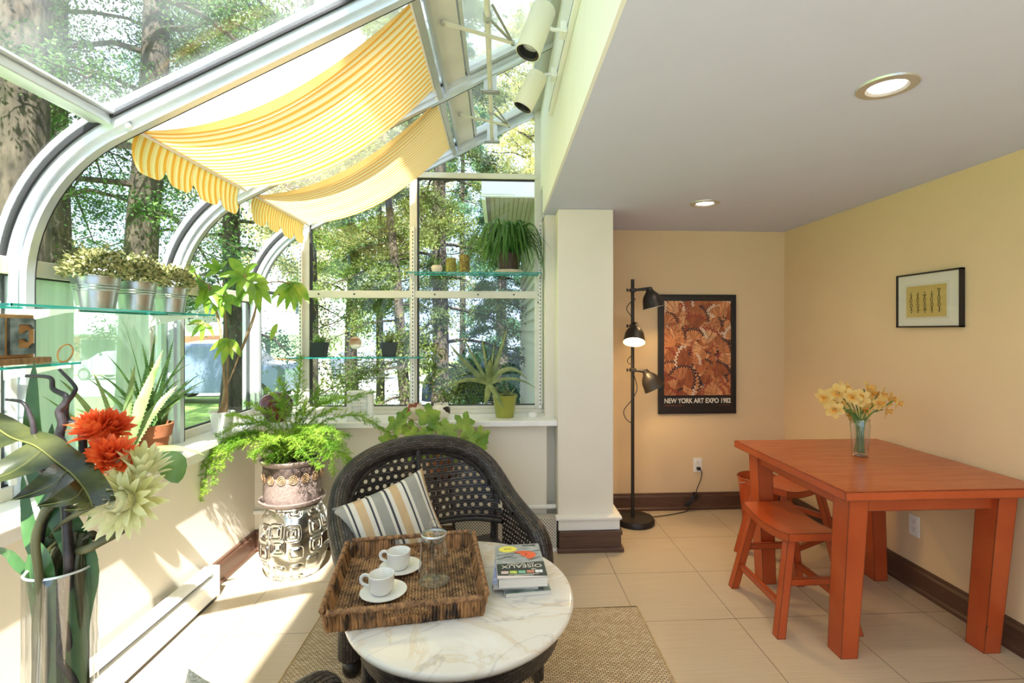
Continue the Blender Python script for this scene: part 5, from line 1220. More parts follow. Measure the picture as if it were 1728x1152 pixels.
MB().lathe([(.153, .235), (.08, .24), (0, .24)], pc, 24).build('soil', m_soil, t); MB().lathe([(.1575, .168), (.1588, .17), (.1588, .222), (.1578, .224)], pc, 56).build('dark_neck_band', noisy('dark_brown_glaze', (.05, .035, .03), (.12, .085, .07), 60, .3), t)
m_fern = leafmat('asparagus_fern', (.16, .36, .03), (.42, .62, .08), 10, .45, .5, c3=(.66, .78, .22)); m_fstem = mat('fern_stem', (.20, .28, .06), .6)
rg = random.Random(77); fb = MB(); fs_ = MB()
def needles(p, d, l, n):
    for j in range(n):
        f_ = j/n; q = p+d*l*f_
        for s_ in range(4):
            v_ = (d*.45+V(rg.gauss(0, 1), rg.gauss(0, 1), rg.gauss(0, 1))*.8).normalized(); x = v_.cross(V(rg.random(), rg.random(), rg.random())).normalized()*.0017; ll = rg.uniform(.010, .018)
            b0 = len(fb.v); fb.v += [tuple(q-x), tuple(q+x), tuple(q+v_*ll)]; fb.f.append([b0, b0+1, b0+2]); fb.m.append(0); fb.uv.append(None)
def frond(pts, dens=1.0, side=.07):
    P_ = smoothpath(pts, 12); fs_.sweep(P_, [.0026*(1-.7*i/len(P_)) for i in range(len(P_))], n=5)
    Ln = sum((P_[i+1]-P_[i]).length for i in range(len(P_)-1)); n = int(Ln/.0085*dens)
    for k in range(n):
        f_ = (.12+.88*k/n)*(len(P_)-1); i = min(int(f_), len(P_)-2); p = P_[i].lerp(P_[i+1], f_-i); d = (P_[i+1]-P_[i]).normalized()
        w_ = side*(1-abs(k/n-.45)*1.1)*rg.uniform(.7, 1.1); x = d.cross(V(rg.gauss(0, .5), rg.gauss(0, .5), 1)).normalized()*(1 if k % 2 else -1)
        needles(p, (x+d*.7+V(0, 0, rg.uniform(-.2, .25))).normalized(), max(w_, .018), max(4, int(w_/.0058)))
cb_ = pc+V(0, 0, .235)
FT = [[(455, 735, 2.95), (400, 735, 2.85), (345, 775, 2.75), (340, 845, 2.72)], [(450, 735, 2.93), (395, 738, 2.84), (352, 780, 2.74), (345, 835, 2.71)], [(455, 740, 2.9), (405, 750, 2.8), (360, 770, 2.76), (362, 815, 2.73)], [(520, 740, 2.88), (560, 755, 2.78), (585, 775, 2.72), (600, 790, 2.70)], [(450, 745, 2.9), (400, 745, 2.8), (372, 790, 2.74)], [(460, 720, 3.0), (410, 715, 2.95), (365, 735, 2.85)], [(480, 700, 3.05), (480, 660, 3.1), (470, 640, 3.1)],
      [(500, 690, 3.1), (505, 640, 3.15), (508, 600, 3.15)], [(520, 700, 3.1), (560, 675, 3.15), (632, 662, 3.2)], [(520, 715, 3.0), (560, 690, 3.05), (610, 668, 3.05)], [(530, 720, 2.95), (570, 740, 2.85), (590, 790, 2.80)],
      [(510, 730, 2.9), (550, 745, 2.75), (565, 800, 2.70)], [(540, 715, 3.0), (600, 700, 3.05), (640, 720, 3.1), (665, 745, 3.15)], [(490, 735, 2.88), (510, 760, 2.75), (540, 790, 2.68)], [(470, 735, 2.88), (440, 755, 2.78), (425, 770, 2.74)],
      [(500, 725, 2.92), (540, 725, 2.80), (590, 735, 2.76)], [(470, 715, 2.98), (440, 690, 2.98), (415, 680, 2.95)], [(500, 705, 3.05), (530, 670, 3.1), (545, 640, 3.12)], [(460, 725, 2.92), (420, 705, 2.86), (385, 700, 2.8)], [(490, 710, 3.1), (475, 680, 3.15), (450, 655, 3.15)],
      [(510, 735, 2.9), (545, 765, 2.78), (555, 770, 2.74)], [(480, 730, 2.9), (460, 745, 2.78), (445, 735, 2.7)], [(505, 715, 3.0), (515, 690, 2.98), (500, 660, 2.97)], [(440, 730, 2.95), (390, 750, 2.84), (360, 800, 2.76)]]
for F_ in FT:
    frond([cb_+V(rg.uniform(-.05, .05), rg.uniform(-.05, .05), 0)]+[at(a, b_, Y=y_) for a, b_, y_ in F_], 1.15)
for k in range(30):
    a = rg.uniform(0, 2*pi); r = rg.uniform(.10, .24); p = cb_+V(rg.uniform(-.06, .06), rg.uniform(-.06, .06), 0); frond([p, p+V(r*.5*cos(a), r*.4*sin(a), rg.uniform(.05, .14)), p+V(r*cos(a), r*.7*sin(a), rg.uniform(-.02, .13))], 1.1, .055)
fb.build('feathery_foliage', m_fern, t, smooth=False); fs_.build('fern_stems', m_fstem, t)

# ------------------------------------------------------------------ begonia behind the chair
bc = V(-.36, 3.12, .0)
t = thing('plant_stand', 'dark round plant stand hidden behind the wicker armchair', 'plant stand', bc)
MB().lathe([(0, .50), (.10, .50), (.105, .515), (0, .516)], bc, 30).build('top', m_dark, t)
for k in range(3): a = k*2*pi/3+.3; MB().sweep([bc+V(.05*cos(a), .05*sin(a), .50), bc+V(.10*cos(a), .07*sin(a)-.0, .0)], .009, n=8).build('leg', m_dark, t)
t = potted('potted_begonia', 'leafy green begonia with jagged leaves rising behind the wicker armchair', 'potted plant', bc+V(0, 0, .516), [(0, .001), (.07, .001), (.09, .14), (.095, .15), (.085, .15), (0, .13)], m_terra)
m_beg = leafmat('begonia_leaf', (.12, .26, .03), (.34, .48, .07), 9, .4, .4, c3=(.48, .56, .12)); lv = MB(); sm = MB(); rg = random.Random(14)
def starleaf(c, nrm, up, r):
    nrm = Vector(nrm).normalized(); u = (Vector(up)-nrm*nrm.dot(Vector(up))).normalized(); v = nrm.cross(u); n = 35; vs = [c]
    for k in range(n):
        a = 2*pi*k/n-pi; tt_ = abs(((a*5/(2*pi)+.5) % 1)-.5)*2; lob = .60+.42*(1-tt_)**1.3+(.035 if k % 2 else -.02); lob *= (1.2 if abs(a) < .5 else .95); lob *= (.45 if abs(abs(a)-pi) < .15 else 1)
        vs.append(c+u*cos(a)*r*lob+v*sin(a)*r*lob*.95-nrm*r*.22*(lob**2)*abs(sin(a*2.5)))
    lv.add(vs, [(0, k+1, (k+1) % n+1) for k in range(n)])
for (a, b_, y_, r) in [(668, 712, 3.12, .058), (655, 742, 3.08, .048), (700, 735, 3.0, .05), (722, 700, 3.14, .065), (715, 738, 3.02, .055), (750, 725, 3.08, .06), (760, 745, 2.98, .055), (783, 712, 3.12, .055), (792, 738, 3.04, .055), (806, 748, 3.02, .058), (690, 722, 3.12, .05), (740, 752, 3.0, .06), (705, 760, 3.0, .06), (770, 760, 3.0, .06), (672, 758, 3.05, .045), (735, 715, 3.18, .05), (812, 735, 3.08, .05), (680, 700, 3.16, .045)]:
    c = at(a, b_, Y=y_); starleaf(c, (rg.uniform(-.5, .5), -1, rg.uniform(.3, 1.1)), (rg.uniform(-.8, .8), -.2, -.6), r*1.45); sm.sweep(smoothpath([bc+V(0, 0, .65), (bc+V(0, 0, .65)).lerp(c, .6)+V(0, 0, .03), c]), .0022, n=5)
lv.build('leaves', m_beg, t, ang=60); sm.build('leaf_stems', mat('red_green_stem', (.25, .12, .06), .6), t)

# ------------------------------------------------------------------ tall foreground vase arrangement
vy = 1.0; vc = at(103, 955, Y=vy); VR = .054; VC = V(vc.x, vy, 0); VZ = vc.z
t = thing('tall_glass_vase', 'tall clear glass cylinder vase standing at the left foreground', 'vase', VC)
MB().lathe([(VR, .0), (VR, VZ-.003), (VR-.003, VZ), (VR-.006, VZ-.003), (VR-.006, .02)], VC, 56).build('cylinder', m_clear, t)
MB().lathe([(VR-.001, VZ-.003), (VR-.003, VZ+.0005), (VR-.006, VZ-.003)], VC, 56).build('rim', mat('glass_rim', (.78, .80, .80), .05, .4), t); MB().lathe([(0, 0), (VR, 0), (VR, .018), (0, .02)], VC, 56).build('base', m_clear, t)
def ip(k, z, r=.045): a = k*2.39996; return VC+V(r*cos(a), r*sin(a), z)
m_twig = noisy('black_willow_bark', (.012, .010, .012), (.05, .04, .045), 30, .4, .3); m_sans = leafmat('dark_strap_leaf', (.02, .07, .02), (.06, .15, .04), 8, .1, .3)
m_arti = leafmat('monstera_leaf', (.016, .026, .008), (.075, .085, .025), 14, .08, .25); m_redf = leafmat('orange_red_petal', (.80, .09, .02), (.90, .20, .05), 20, .3, .45); m_yel = leafmat('protea_petal', (.62, .60, .22), (.80, .80, .50), 14, .3, .5); m_fst = noisy('brown_green_stem', (.03, .035, .012), (.10, .10, .04), 16, .5, stretch=(1, 1, .3))
for k, (pts, r) in enumerate((([(100, 623), (126, 651), (124, 664), (112, 682), (113, 708), (134, 721), (140, 751), (136, 777), (124, 797)], .0062), ([(44, 634), (84, 637), (90, 656), (111, 668), (110, 680), (100, 694), (105, 714), (100, 738), (112, 762), (110, 790)], .0068), ([(10, 674), (38, 679), (51, 701), (57, 725), (58, 752), (60, 780)], .0052))):
    sp = [at(a, b_, Y=1.02-.02*k) for a, b_ in pts]; lo = [ip(k+4, VZ+.12, .02), ip(k+4, VZ, .035), ip(k+5, VZ-.12, .02), ip(k+6, VZ-.3, .04), ip(k+7, .35, .03), ip(k+8, .04, .04)]
    P_ = smoothpath(sp+lo, 8)
    tag(MB().sweep(P_, [r*(.45+.75*min(1, i/len(P_)*2.2)) for i in range(len(P_))], n=10).build('curly_branch', m_twig), ['curly black branch with the highest right tip, under the glass shelf', 'thickest curly black branch bending left beneath the letter block', 'short curly black branch reaching furthest left'][k], 'branch', 'curly black branches in the tall vase')
for k, (a, b_, w_) in enumerate(((58, 610, .026), (88, 715, .018), (38, 800, .018), (-15, 925, .010), (118, 850, .015))):
    tip = at(a, b_, Y=1.03+.012*k); md = at({0: 62, 1: 84, 2: 52, 3: 35, 4: 100}[k], {0: 780, 1: 800, 2: 900, 3: 955, 4: 900}[k], Y=1.02); P_ = smoothpath([ip(k, .28, .02), ip(k, VZ-.15, .03), ip(k+.0, VZ+.01, .04) if k != 3 else md, md if k != 3 else tip*.5+md*.5+V(0, 0, .01), tip], 6)
    mb = MB(); mb.blade(P_, [w_*(.35+.65*min(1, i/len(P_)*2))*(1-(i/(len(P_)-1))**4)+.0006 for i in range(len(P_))], nrm=(.3, -1, .1), fold=.22)
    tag(mb.build('strap_leaf', m_sans), ['tallest dark green strap leaf rising behind the branches of the tall vase', 'shorter pointed strap leaf right of the tallest one', 'strap leaf standing left of centre below the big split leaf', 'thin strap leaf arching out at the left edge', 'lighter strap leaf under the pale flower'][k], 'leaf', 'strap leaves in the tall vase')
# split leaf
t = thing('monstera_leaf', 'large dark split leaf hanging over the tall vase in the foreground', 'leaf', at(150, 850, Y=.9))
MR = [(-70, 690, .98), (-20, 712, .97), (20, 738, .96), (60, 752, .95), (95, 778, .94), (125, 802, .93), (148, 832, .92), (157, 856, .90)]
mr = smoothpath([at(a, b_, Y=y_) for a, b_, y_ in MR], 6)
lobes = [((3, 14), [(-60, 752, .93), (-130, 800, .9)], .5), ((16, 25), [(20, 792, .91), (-70, 824, .87)], 1), ((24, 32), [(85, 815, .89), (18, 844, .86)], 1), ((31, 38), [(125, 836, .88), (60, 854, .86)], 1), ((37, 42), [(146, 852, .88), (108, 860, .87)], 1)]
mb = MB()
for (i0, i1), pts, w_ in lobes:
    tip = at(pts[1][0], pts[1][1], Y=pts[1][2]); ctl = at(pts[0][0], pts[0][1], Y=pts[0][2]); n = 10; rows = []
    for j in range(n+1):
        f_ = j/n; a = mr[i0]; b_ = mr[min(i1, len(mr)-1)]
        e0 = a.lerp(ctl+(a-b_)*.30, min(1, f_*1.6)).lerp(tip, f_**2.2); e1 = b_.lerp(ctl+(b_-a)*.42, min(1, f_*1.4)).lerp(tip, f_**1.8); rows.append((e0, e1))
    vs = []; 
    for r_i, (e0, e1) in enumerate(rows):
        for k in range(7): g = k/6; p = e0.lerp(e1, g); 
        for k in range(7):
            g = k/6; base_ = (mr[int(i0+(min(i1, len(mr)-1)-i0)*g)] if r_i == 0 else e0.lerp(e1, g)); vs.append(base_+V(0, -.012*abs(g-.5)*2*sin(pi*r_i/n), 0))
    mb.add(vs, [(r_*7+k, r_*7+k+1, r_*7+8+k, r_*7+7+k) for r_ in range(n) for k in range(6)])
up_ = []
for i, p in enumerate(mr): f_ = i/(len(mr)-1); up_.append(p+V(.006, .0, .010*sin(pi*f_)+.002)+V(.010*f_, .03, -.0))
mb.add(mr+up_, [(i, i+1, len(mr)+i+1, len(mr)+i) for i in range(len(mr)-1)])
mb.build('blade', m_arti, t)
vn = MB(); vn.sweep([p+V(0, -.002, .001) for p in mr], .0014, n=6)
for (i0, i1), pts, w_ in lobes: vn.sweep(smoothpath([mr[(i0+min(i1, len(mr)-1))//2]+V(0, -.003, 0), at(pts[0][0]-4, pts[0][1]+6, Y=pts[0][2]-.012), at(pts[1][0], pts[1][1], Y=pts[1][2]-.002)]), .0006, n=5)
vn.build('veins', mat('pale_vein', (.16, .17, .04), .5), t)
MB().sweep(smoothpath([mr[-2], ip(9, VZ+.05, .03), ip(9, VZ-.1, .035), ip(10, .2, .03)]), .0045, n=8).build('leaf_stalk', m_fst, t)
def petalhead(c, ax, rings, m, name, parent, seed):
    rg = random.Random(seed); q = Vector((0, 0, 1)).rotation_difference(Vector(ax).normalized()); mb = MB()
    for (n, r0, z0_, l, w_, el, curl) in rings:      # el: opening angle from axis
        for k in range(n):
            a = 2*pi*(k+rg.uniform(-.25, .25))/n; e = el+rg.uniform(-.1, .1); d = V(sin(e)*cos(a), sin(e)*sin(a), cos(e)); o = V(-cos(e)*cos(a), -cos(e)*sin(a), sin(e)); p = V(r0*cos(a), r0*sin(a), z0_); ll = l*rg.uniform(.85, 1.12); pts = []; wd = []
            for j in range(7): f_ = j/6; pts.append(c+q @ (p+d*ll*f_+o*curl*ll*(f_*f_-f_)*-1)); wd.append(w_*(.5+.5*sin(min(1, f_*1.5)*pi/2))*(1-f_**3)**.8+.0004)
            mb.blade(pts, wd, nrm=q @ o, fold=.35)
    return mb.build(name, m, parent)
# red heads
for (a, b_, y_, ax, s, sta, lab) in ((150, 712, 1.0, (-.25, -.5, .8), 1.0, (152, 760), 'orange red bract flower, the left one of the top pair'), (192, 712, 1.03, (.45, -.35, .8), .9, (160, 765), 'orange red bract flower, the right one of the top pair'), (186, 762, .98, (.35, -.6, .7), 1.0, (160, 800), 'lower orange red bract flower just above the pale bloom')):
    c = at(a, b_, Y=y_); ax = Vector(ax).normalized(); c0 = c-ax*.035*s; t = thing('bract_flower', lab, 'flower', c, 'orange red flowers in the tall vase')
    MB().lathe([(.005, -.035*s), (.009*s, -.02*s), (.017*s, 0), (.022*s, .014*s)], c0, 20, ax).build('calyx', m_redf, t)
    petalhead(c0, ax, [(10, .012*s, 0, .042*s, .0095*s, 1.0, .3), (12, .011*s, .004, .045*s, .009*s, .75, .3), (12, .010*s, .008*s, .046*s, .008*s, .5, .3), (10, .006*s, .012*s, .044*s, .007*s, .28, .2), (6, .002, .014*s, .040*s, .006*s, .12, .1)], m_redf, 'bracts', t, a)
    MB().sweep(smoothpath([c0-ax*.03, at(sta[0], sta[1], Y=1.0), ip(2, VZ+.10, .05), ip(2, VZ-.05, .045), ip(1, .4, .03), ip(1, .1, .03)]), .0065, n=10).build('stem', m_fst, t)
# pale protea
c = at(200, 846, Y=.95); ax = V(.05, -.85, .22).normalized(); t = thing('protea_flower', 'large pale yellow green protea bloom leaning out of the tall vase', 'flower', c)
c0 = c-ax*.02
petalhead(c0, ax, [(16, .018, -.012, .052, .0078, 1.42, .15), (16, .018, -.006, .054, .0080, 1.15, .2), (14, .016, 0, .052, .0080, .90, .25)], m_yel, 'outer_bracts', t, 5)
petalhead(c0+V(.006, .03, .045), V(.25, -.25, 1).normalized(), [(12, .018, -.01, .046, .0078, .9, .2), (12, .014, 0, .048, .0078, .6, .2), (10, .010, .004, .048, .0075, .3, .15)], m_yel, 'upper_bracts', t, 6)
petalhead(c0, ax, [(9, .021, -.002, .048, .011, .22, .42), (8, .015, .002, .050, .010, .06, .38), (6, .006, .006, .050, .008, -.02, .25)], leafmat('protea_core', (.70, .66, .36), (.84, .80, .58), 12, .25, .5), 'core_bracts', t, 7)
MB().ell(c0+ax*.016, .020, .020, .026, 16, 12, Vector((0, 0, 1)).rotation_difference(ax)).build('core', m_yel, t)
MB().sweep(smoothpath([c0-ax*.01, c0-ax*.03+V(-.02, .01, -.05), at(150, 925, Y=.98), ip(1, VZ-.02, .045), ip(2, .6, .03), ip(2, .1, .03)]), .008, n=12).build('stem', m_fst, t)
for k, (a, b_, w_) in enumerate(((290, 808, .03),)):
    st_ = at(165, 845, Y=1.1); tp = at(300, 815, Y=1.12); mb = MB(); P_ = [ip(6, .3, .03), ip(6, VZ, .04)]+smoothpath([st_, at(235, 790, Y=1.12), at(285, 782, Y=1.12), tp], 5)
    wd = [.003, .003]+[.004+.026*sin(pi*min(1, max(0, (i-4)/(len(P_)-7)))) for i in range(len(P_)-2)]; wd[-1] = .001
    mb.blade(P_, wd, nrm=(0, -.5, 1), fold=.25); tag(mb.build('broad_leaf', leafmat('bright_broad_leaf', (.08, .20, .04), (.20, .34, .10), 10, .25, .3)), 'broad green leaf sticking out right behind the pale protea', 'leaf')
bs = MB()
for k in range(16): bs.sweep(smoothpath([at(112+3.4*k, 905-2*(k % 5), Y=1.0+.01*(k % 4)), ip(k*1.3, VZ+.01, .02+.02*(k % 3)/2), ip(k*1.3+.3, VZ-.2, .035), ip(k*1.3+.5, .45, .03), ip(k*1.3+1, .06, .04)]), .0055, n=7)
tag(bs.build('stem_bundle', m_fst), 'bundle of brown green stems packed inside the tall glass vase', 'stems', kind='stuff')

# ------------------------------------------------------------------ outdoors: sloping ground, street, houses, cars, trees
def gz0(y): return -.04*max(y, 0)-.03
m_grass = noisy('sunny_lawn', (.16, .34, .05), (.36, .56, .14), 9, .9, .6, detail=8, bs=.05); m_asph = noisy('pale_asphalt', (.50, .50, .50), (.64, .64, .63), 6, .9)
m_walk = noisy('concrete_walk', (.66, .65, .60), (.76, .75, .70), 3, .9); m_mulch = noisy('leaf_litter', (.20, .14, .08), (.40, .34, .18), 7, .95, .6, detail=8)
def gquad(x0, x1, y0, y1, dz, n=1):
    vs = []; fs = []
    for k in range(n+1): y = y0+(y1-y0)*k/n; vs += [(x0, y, gz0(y)+dz), (x1, y, gz0(y)+dz)]
    return MB().add(vs, [(2*k, 2*k+1, 2*k+3, 2*k+2) for k in range(n)])
def ground(name, mb, m, kind='structure', label=None, cat=None):
    o = mb.build(name, m, smooth=False); o['kind'] = kind
    if label: o['label'] = label; o['category'] = cat
    return o
ground('ground_far', gquad(-70, 50, 25, 75, -.02, 4), m_grass); ground('ground_street', gquad(-70, 50, 18.5, 31, .0, 3), m_asph)
g_ = ground('lawn', gquad(-40, -1.9, -12, 18.5, 0, 6), m_grass); g2_ = ground('lawn_front', gquad(-1.9, 14, 3.75, 18.5, 0, 4), m_mulch)
ground('driveway', gquad(-4.6, 3.2, 9.2, 19, .012, 3), m_walk); ground('sidewalk', gquad(-40, 14, 16.6, 18.0, .02, 1), m_walk)

def crown(name, pts, size, m, parent, rs, aspect=.32, droop=.5):
    """leaf sprays at points: numpy builds one thin tapered leaflet pair per point"""
    n = len(pts); pts = np.asarray(pts); d = rs.normal(size=(n, 3)); d[:, 2] -= droop; d /= np.linalg.norm(d, axis=1)[:, None]
    r = rs.normal(size=(n, 3)); x = np.cross(d, r); x /= np.linalg.norm(x, axis=1)[:, None]; s = size*rs.uniform(.6, 1.4, size=(n, 1))
    a = pts-x*s*aspect*.5; b = pts+x*s*aspect*.5; mid = pts+d*s*.55; c = mid+x*s*aspect*.7; e = mid-x*s*aspect*.7; t_ = pts+d*s
    v = np.stack([pts, c, t_, e], 1).reshape(-1, 3); p = parent
    v = v-np.array(p.location); me = bpy.data.meshes.new(name); me.vertices.add(len(v)); me.vertices.foreach_set('co', v.ravel())
    me.loops.add(n*4); me.loops.foreach_set('vertex_index', np.arange(n*4)); me.polygons.add(n); me.polygons.foreach_set('loop_start', np.arange(n)*4)
    me.update(calc_edges=True); me.validate(); me.materials.append(m); o = bpy.data.objects.new(name, me); COL.objects.link(o); o.parent = parent; return o
m_bk = noisy('grey_brown_bark', (.032, .026, .02), (.105, .085, .062), 14, .95, .9, detail=8, stretch=(1, 1, .25), bs=.03)
m_bkp = noisy('pale_smooth_bark', (.46, .40, .30), (.66, .60, .50), 6, .9, .5, stretch=(1, 1, .3), bs=.02)
m_f1 = leafmat('cedar_foliage', (.03, .085, .02), (.115, .235, .05), 2.2, .45, .6, c3=(.30, .45, .12)); m_f2 = leafmat('bright_foliage', (.14, .25, .04), (.36, .48, .11), 1.8, .5, .6, c3=(.72, .76, .28)); m_f3 = leafmat('yellow_spring_foliage', (.34, .37, .10), (.64, .62, .26), 2.2, .5, .6, c3=(.86, .84, .55))
m_f4 = leafmat('dark_fir_foliage', (.035, .11, .06), (.10, .25, .12), 1.4, .45, .6, c3=(.22, .38, .18))
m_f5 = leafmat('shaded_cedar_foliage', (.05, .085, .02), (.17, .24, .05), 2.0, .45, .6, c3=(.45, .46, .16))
def tree(label, x, y, h, r, cr, z0, nb, leaf, per, m, bark=None, lean=(0, 0), seed=1, kind='cedar', name='conifer', droop=.5, alive=(0, 2*pi), fork=None):
    rs = np.random.RandomState(seed); base = V(x, y, gz0(y)-.02)
    t = thing(name, label, 'tree', base, 'trees outside the glass'); tb = MB(); n = 12
    ax = [base+V(lean[0]*k/n+.04*sin(k*1.3+seed)*r*3, lean[1]*k/n, h*k/n) for k in range(n+1)]; rr = [r*(1-.8*(k/n)**1.2)*(1.25 if k == 0 else 1) for k in range(n+1)]
    tb.sweep(ax, rr, n=14); tb.build('trunk', bark or m_bk, t); bb = MB(); P_ = []
    for k in range(nb):
        f_ = z0/h+(1-z0/h)*((k+.5)/nb); f_ = min(.98, f_); i = f_*n; i0 = min(int(i), n-1); p = ax[i0].lerp(ax[i0+1], i-i0); a = k*2.39996+seed if alive[1] > 6.2 else rs.uniform(*alive)
        if kind == 'cedar': L_ = cr*(1-((f_-z0/h)/(1-z0/h))**1.3*.75)*rs.uniform(.7, 1.1)
        else: g = (f_-z0/h)/(1-z0/h); L_ = cr*math.sqrt(max(.08, 1-(2*g-.9)**2*.8))*rs.uniform(.7, 1.1)
        up = .25 if kind != 'cedar' else .10; pts = [p]
        for j in range(1, 6): q = j/5; pts.append(p+V(cos(a)*L_*q, sin(a)*L_*q, L_*(up*q-.42*q*q if kind == 'cedar' else .55*q-.25*q*q)+rs.uniform(-.04, .04)*L_))
        bb.sweep(pts, [max(.006, r*.26*(1-q/5.2))*(1-f_*.5) for q in range(6)], n=5, caps=False)
        for s in range(5):
            q = rs.uniform(.3, .95); j = min(4, int(q*5)); pp = pts[j].lerp(pts[j+1], q*5-j); a2 = a+rs.choice([-1, 1])*rs.uniform(.5, 1.1); l2 = L_*rs.uniform(.22, .42); e = pp+V(cos(a2)*l2, sin(a2)*l2, -l2*rs.uniform(.0, .5) if kind == 'cedar' else l2*rs.uniform(-.2, .5))
            bb.sweep([pp, pp.lerp(e, .5)+V(0, 0, .03*l2), e], [.010, .007, .003], n=4, caps=False); m_ = int(per*.13); tt = rs.uniform(.15, 1, m_)[:, None]; jit = rs.normal(size=(m_, 3))*l2*.16; P_.append(np.array(pp)+(np.array(e)-np.array(pp))*tt+jit)
        m_ = int(per*.35); q = rs.uniform(.25, 1, m_); arr = np.array([list(v_) for v_ in pts]); idx = np.minimum((q*5).astype(int), 4); fr = (q*5-idx)[:, None]; base_ = arr[idx]*(1-fr)+arr[idx+1]*fr; P_.append(base_+rs.normal(size=(m_, 3))*np.array([L_*.10, L_*.10, L_*.07]))
    bb.build('branches', bark or m_bk, t); crown('foliage', np.concatenate(P_), leaf, m, t, rs, droop=droop); return t
T = tree
T('massive cedar with its thick trunk rising behind the leftmost curved pane', -4.25, 4.75, 13, .22, 3.2, 4.2, 32, 0.046, 2650, m_f1, seed=2)
T('cedar whose slim dark trunk stands left of the zinc buckets', -6.0, 7.2, 12, .17, 2.8, 2.4, 30, 0.050, 1658, m_f1, seed=5)
T('cedar whose broad trunk rises straight above the middle zinc bucket', -4.45, 6.35, 12, .20, 2.6, 3.0, 28, 0.046, 1659, m_f1, seed=8, lean=(.5, .2))
T('dark fir behind the curved corner panes', -5.9, 11.5, 12, .22, 3.2, 1.8, 34, 0.068, 988, m_f4, seed=12)
T('cedar overhanging the nearest roof panes', -6.8, 2.6, 12, .24, 3.6, 3.0, 26, 0.053, 2074, m_f2, seed=15)
T('bright green tree with light tips seen through the top left roof glass', -3.4, 9.2, 12, .16, 2.8, 5.0, 26, 0.053, 2553, m_f2, seed=18)
T('pale barked spreading tree beyond the left mullion of the end window', -6.9, 20, 11, .34, 5.0, 3.4, 34, 0.105, 988, m_f3, bark=m_bkp, seed=21, kind='round', name='deciduous_tree', droop=0)
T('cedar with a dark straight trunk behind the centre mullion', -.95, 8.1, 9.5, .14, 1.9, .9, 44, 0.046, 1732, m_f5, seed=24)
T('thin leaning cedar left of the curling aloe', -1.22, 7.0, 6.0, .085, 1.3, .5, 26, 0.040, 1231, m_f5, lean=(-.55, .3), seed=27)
T('sunlit yellow green shrub tree behind the narrow black pots', -2.1, 9.0, 5.2, .08, 1.6, 1.9, 34, 0.043, 1356, m_f2, seed=30, kind='round', name='broadleaf_tree', droop=0)
T('yellow flecked tree behind the striped awning edge', -3.6, 12.5, 8.0, .16, 2.6, 2.5, 30, 0.062, 1276, m_f3, seed=33, kind='round', name='broadleaf_tree', droop=0)
T('dark green yew just left of the neighbouring clapboard wall', .05, 11.5, 5.5, .16, 1.4, .1, 44, 0.056, 1482, m_f4, seed=36)
T('golden green tree top showing above the top window rail', 1.4, 17.0, 12.5, .25, 2.6, 6.0, 40, 0.093, 1064, m_f3, seed=39, kind='round', name='broadleaf_tree', droop=0)
T('tall fir crown beneath the roof vents', -.95, 13.0, 10.0, .09, 1.6, 3.5, 34, 0.074, 798, m_f4, seed=42)

# neighbouring part of the house on the right: clapboard wall, soffit and fascia
m_clap = mat('pale_clapboard', (.42, .44, .42), .7); m_soff = mat('weathered_soffit', (.36, .34, .29), .8); m_fas = mat('white_fascia', (.74, .78, .78), .6)
t = thing('clapboard_wing', 'pale clapboard house wing with an overhanging wooden soffit at the window right edge', 'building', (1.2, 8.0, -.4))
mb = MB(); y0_, y1_ = 5.2, 9.2
for k in range(30): z = -.6+.125*k; mb.prism([(.36, z), (.42, z), (.42, z+.125), (.40, z+.125)], 1, y0_, y1_) if z < 2.7 else None
mb.box(.42, 2.5, y0_, y1_, -.6, 2.9); mb.build('clapboard_siding', m_clap, t, smooth=False)
mb = MB()
for k in range(13): x = -.15+.05*k; mb.box(x, x+.046, 5.1, 9.3, 2.74, 2.755)
for k in range(8): y_ = 5.3+.55*k; mb.box(-.15, .42, y_, y_+.03, 2.755, 2.80)
mb.build('soffit_boards', m_soff, t, smooth=False)
MB().box(-.18, -.14, 5.05, 9.35, 2.71, 2.93).box(-.18, 2.5, 5.03, 5.08, 2.74, 2.92).box(-.18, .16, 5.02, 5.03, 2.76, 2.89).build('fascia', m_fas, t, smooth=False)
MB().box(-.18, 2.5, 5.03, 9.4, 2.93, 2.96).build('roof', mat('roof_grey', (.2, .2, .2), .9), t, smooth=False)

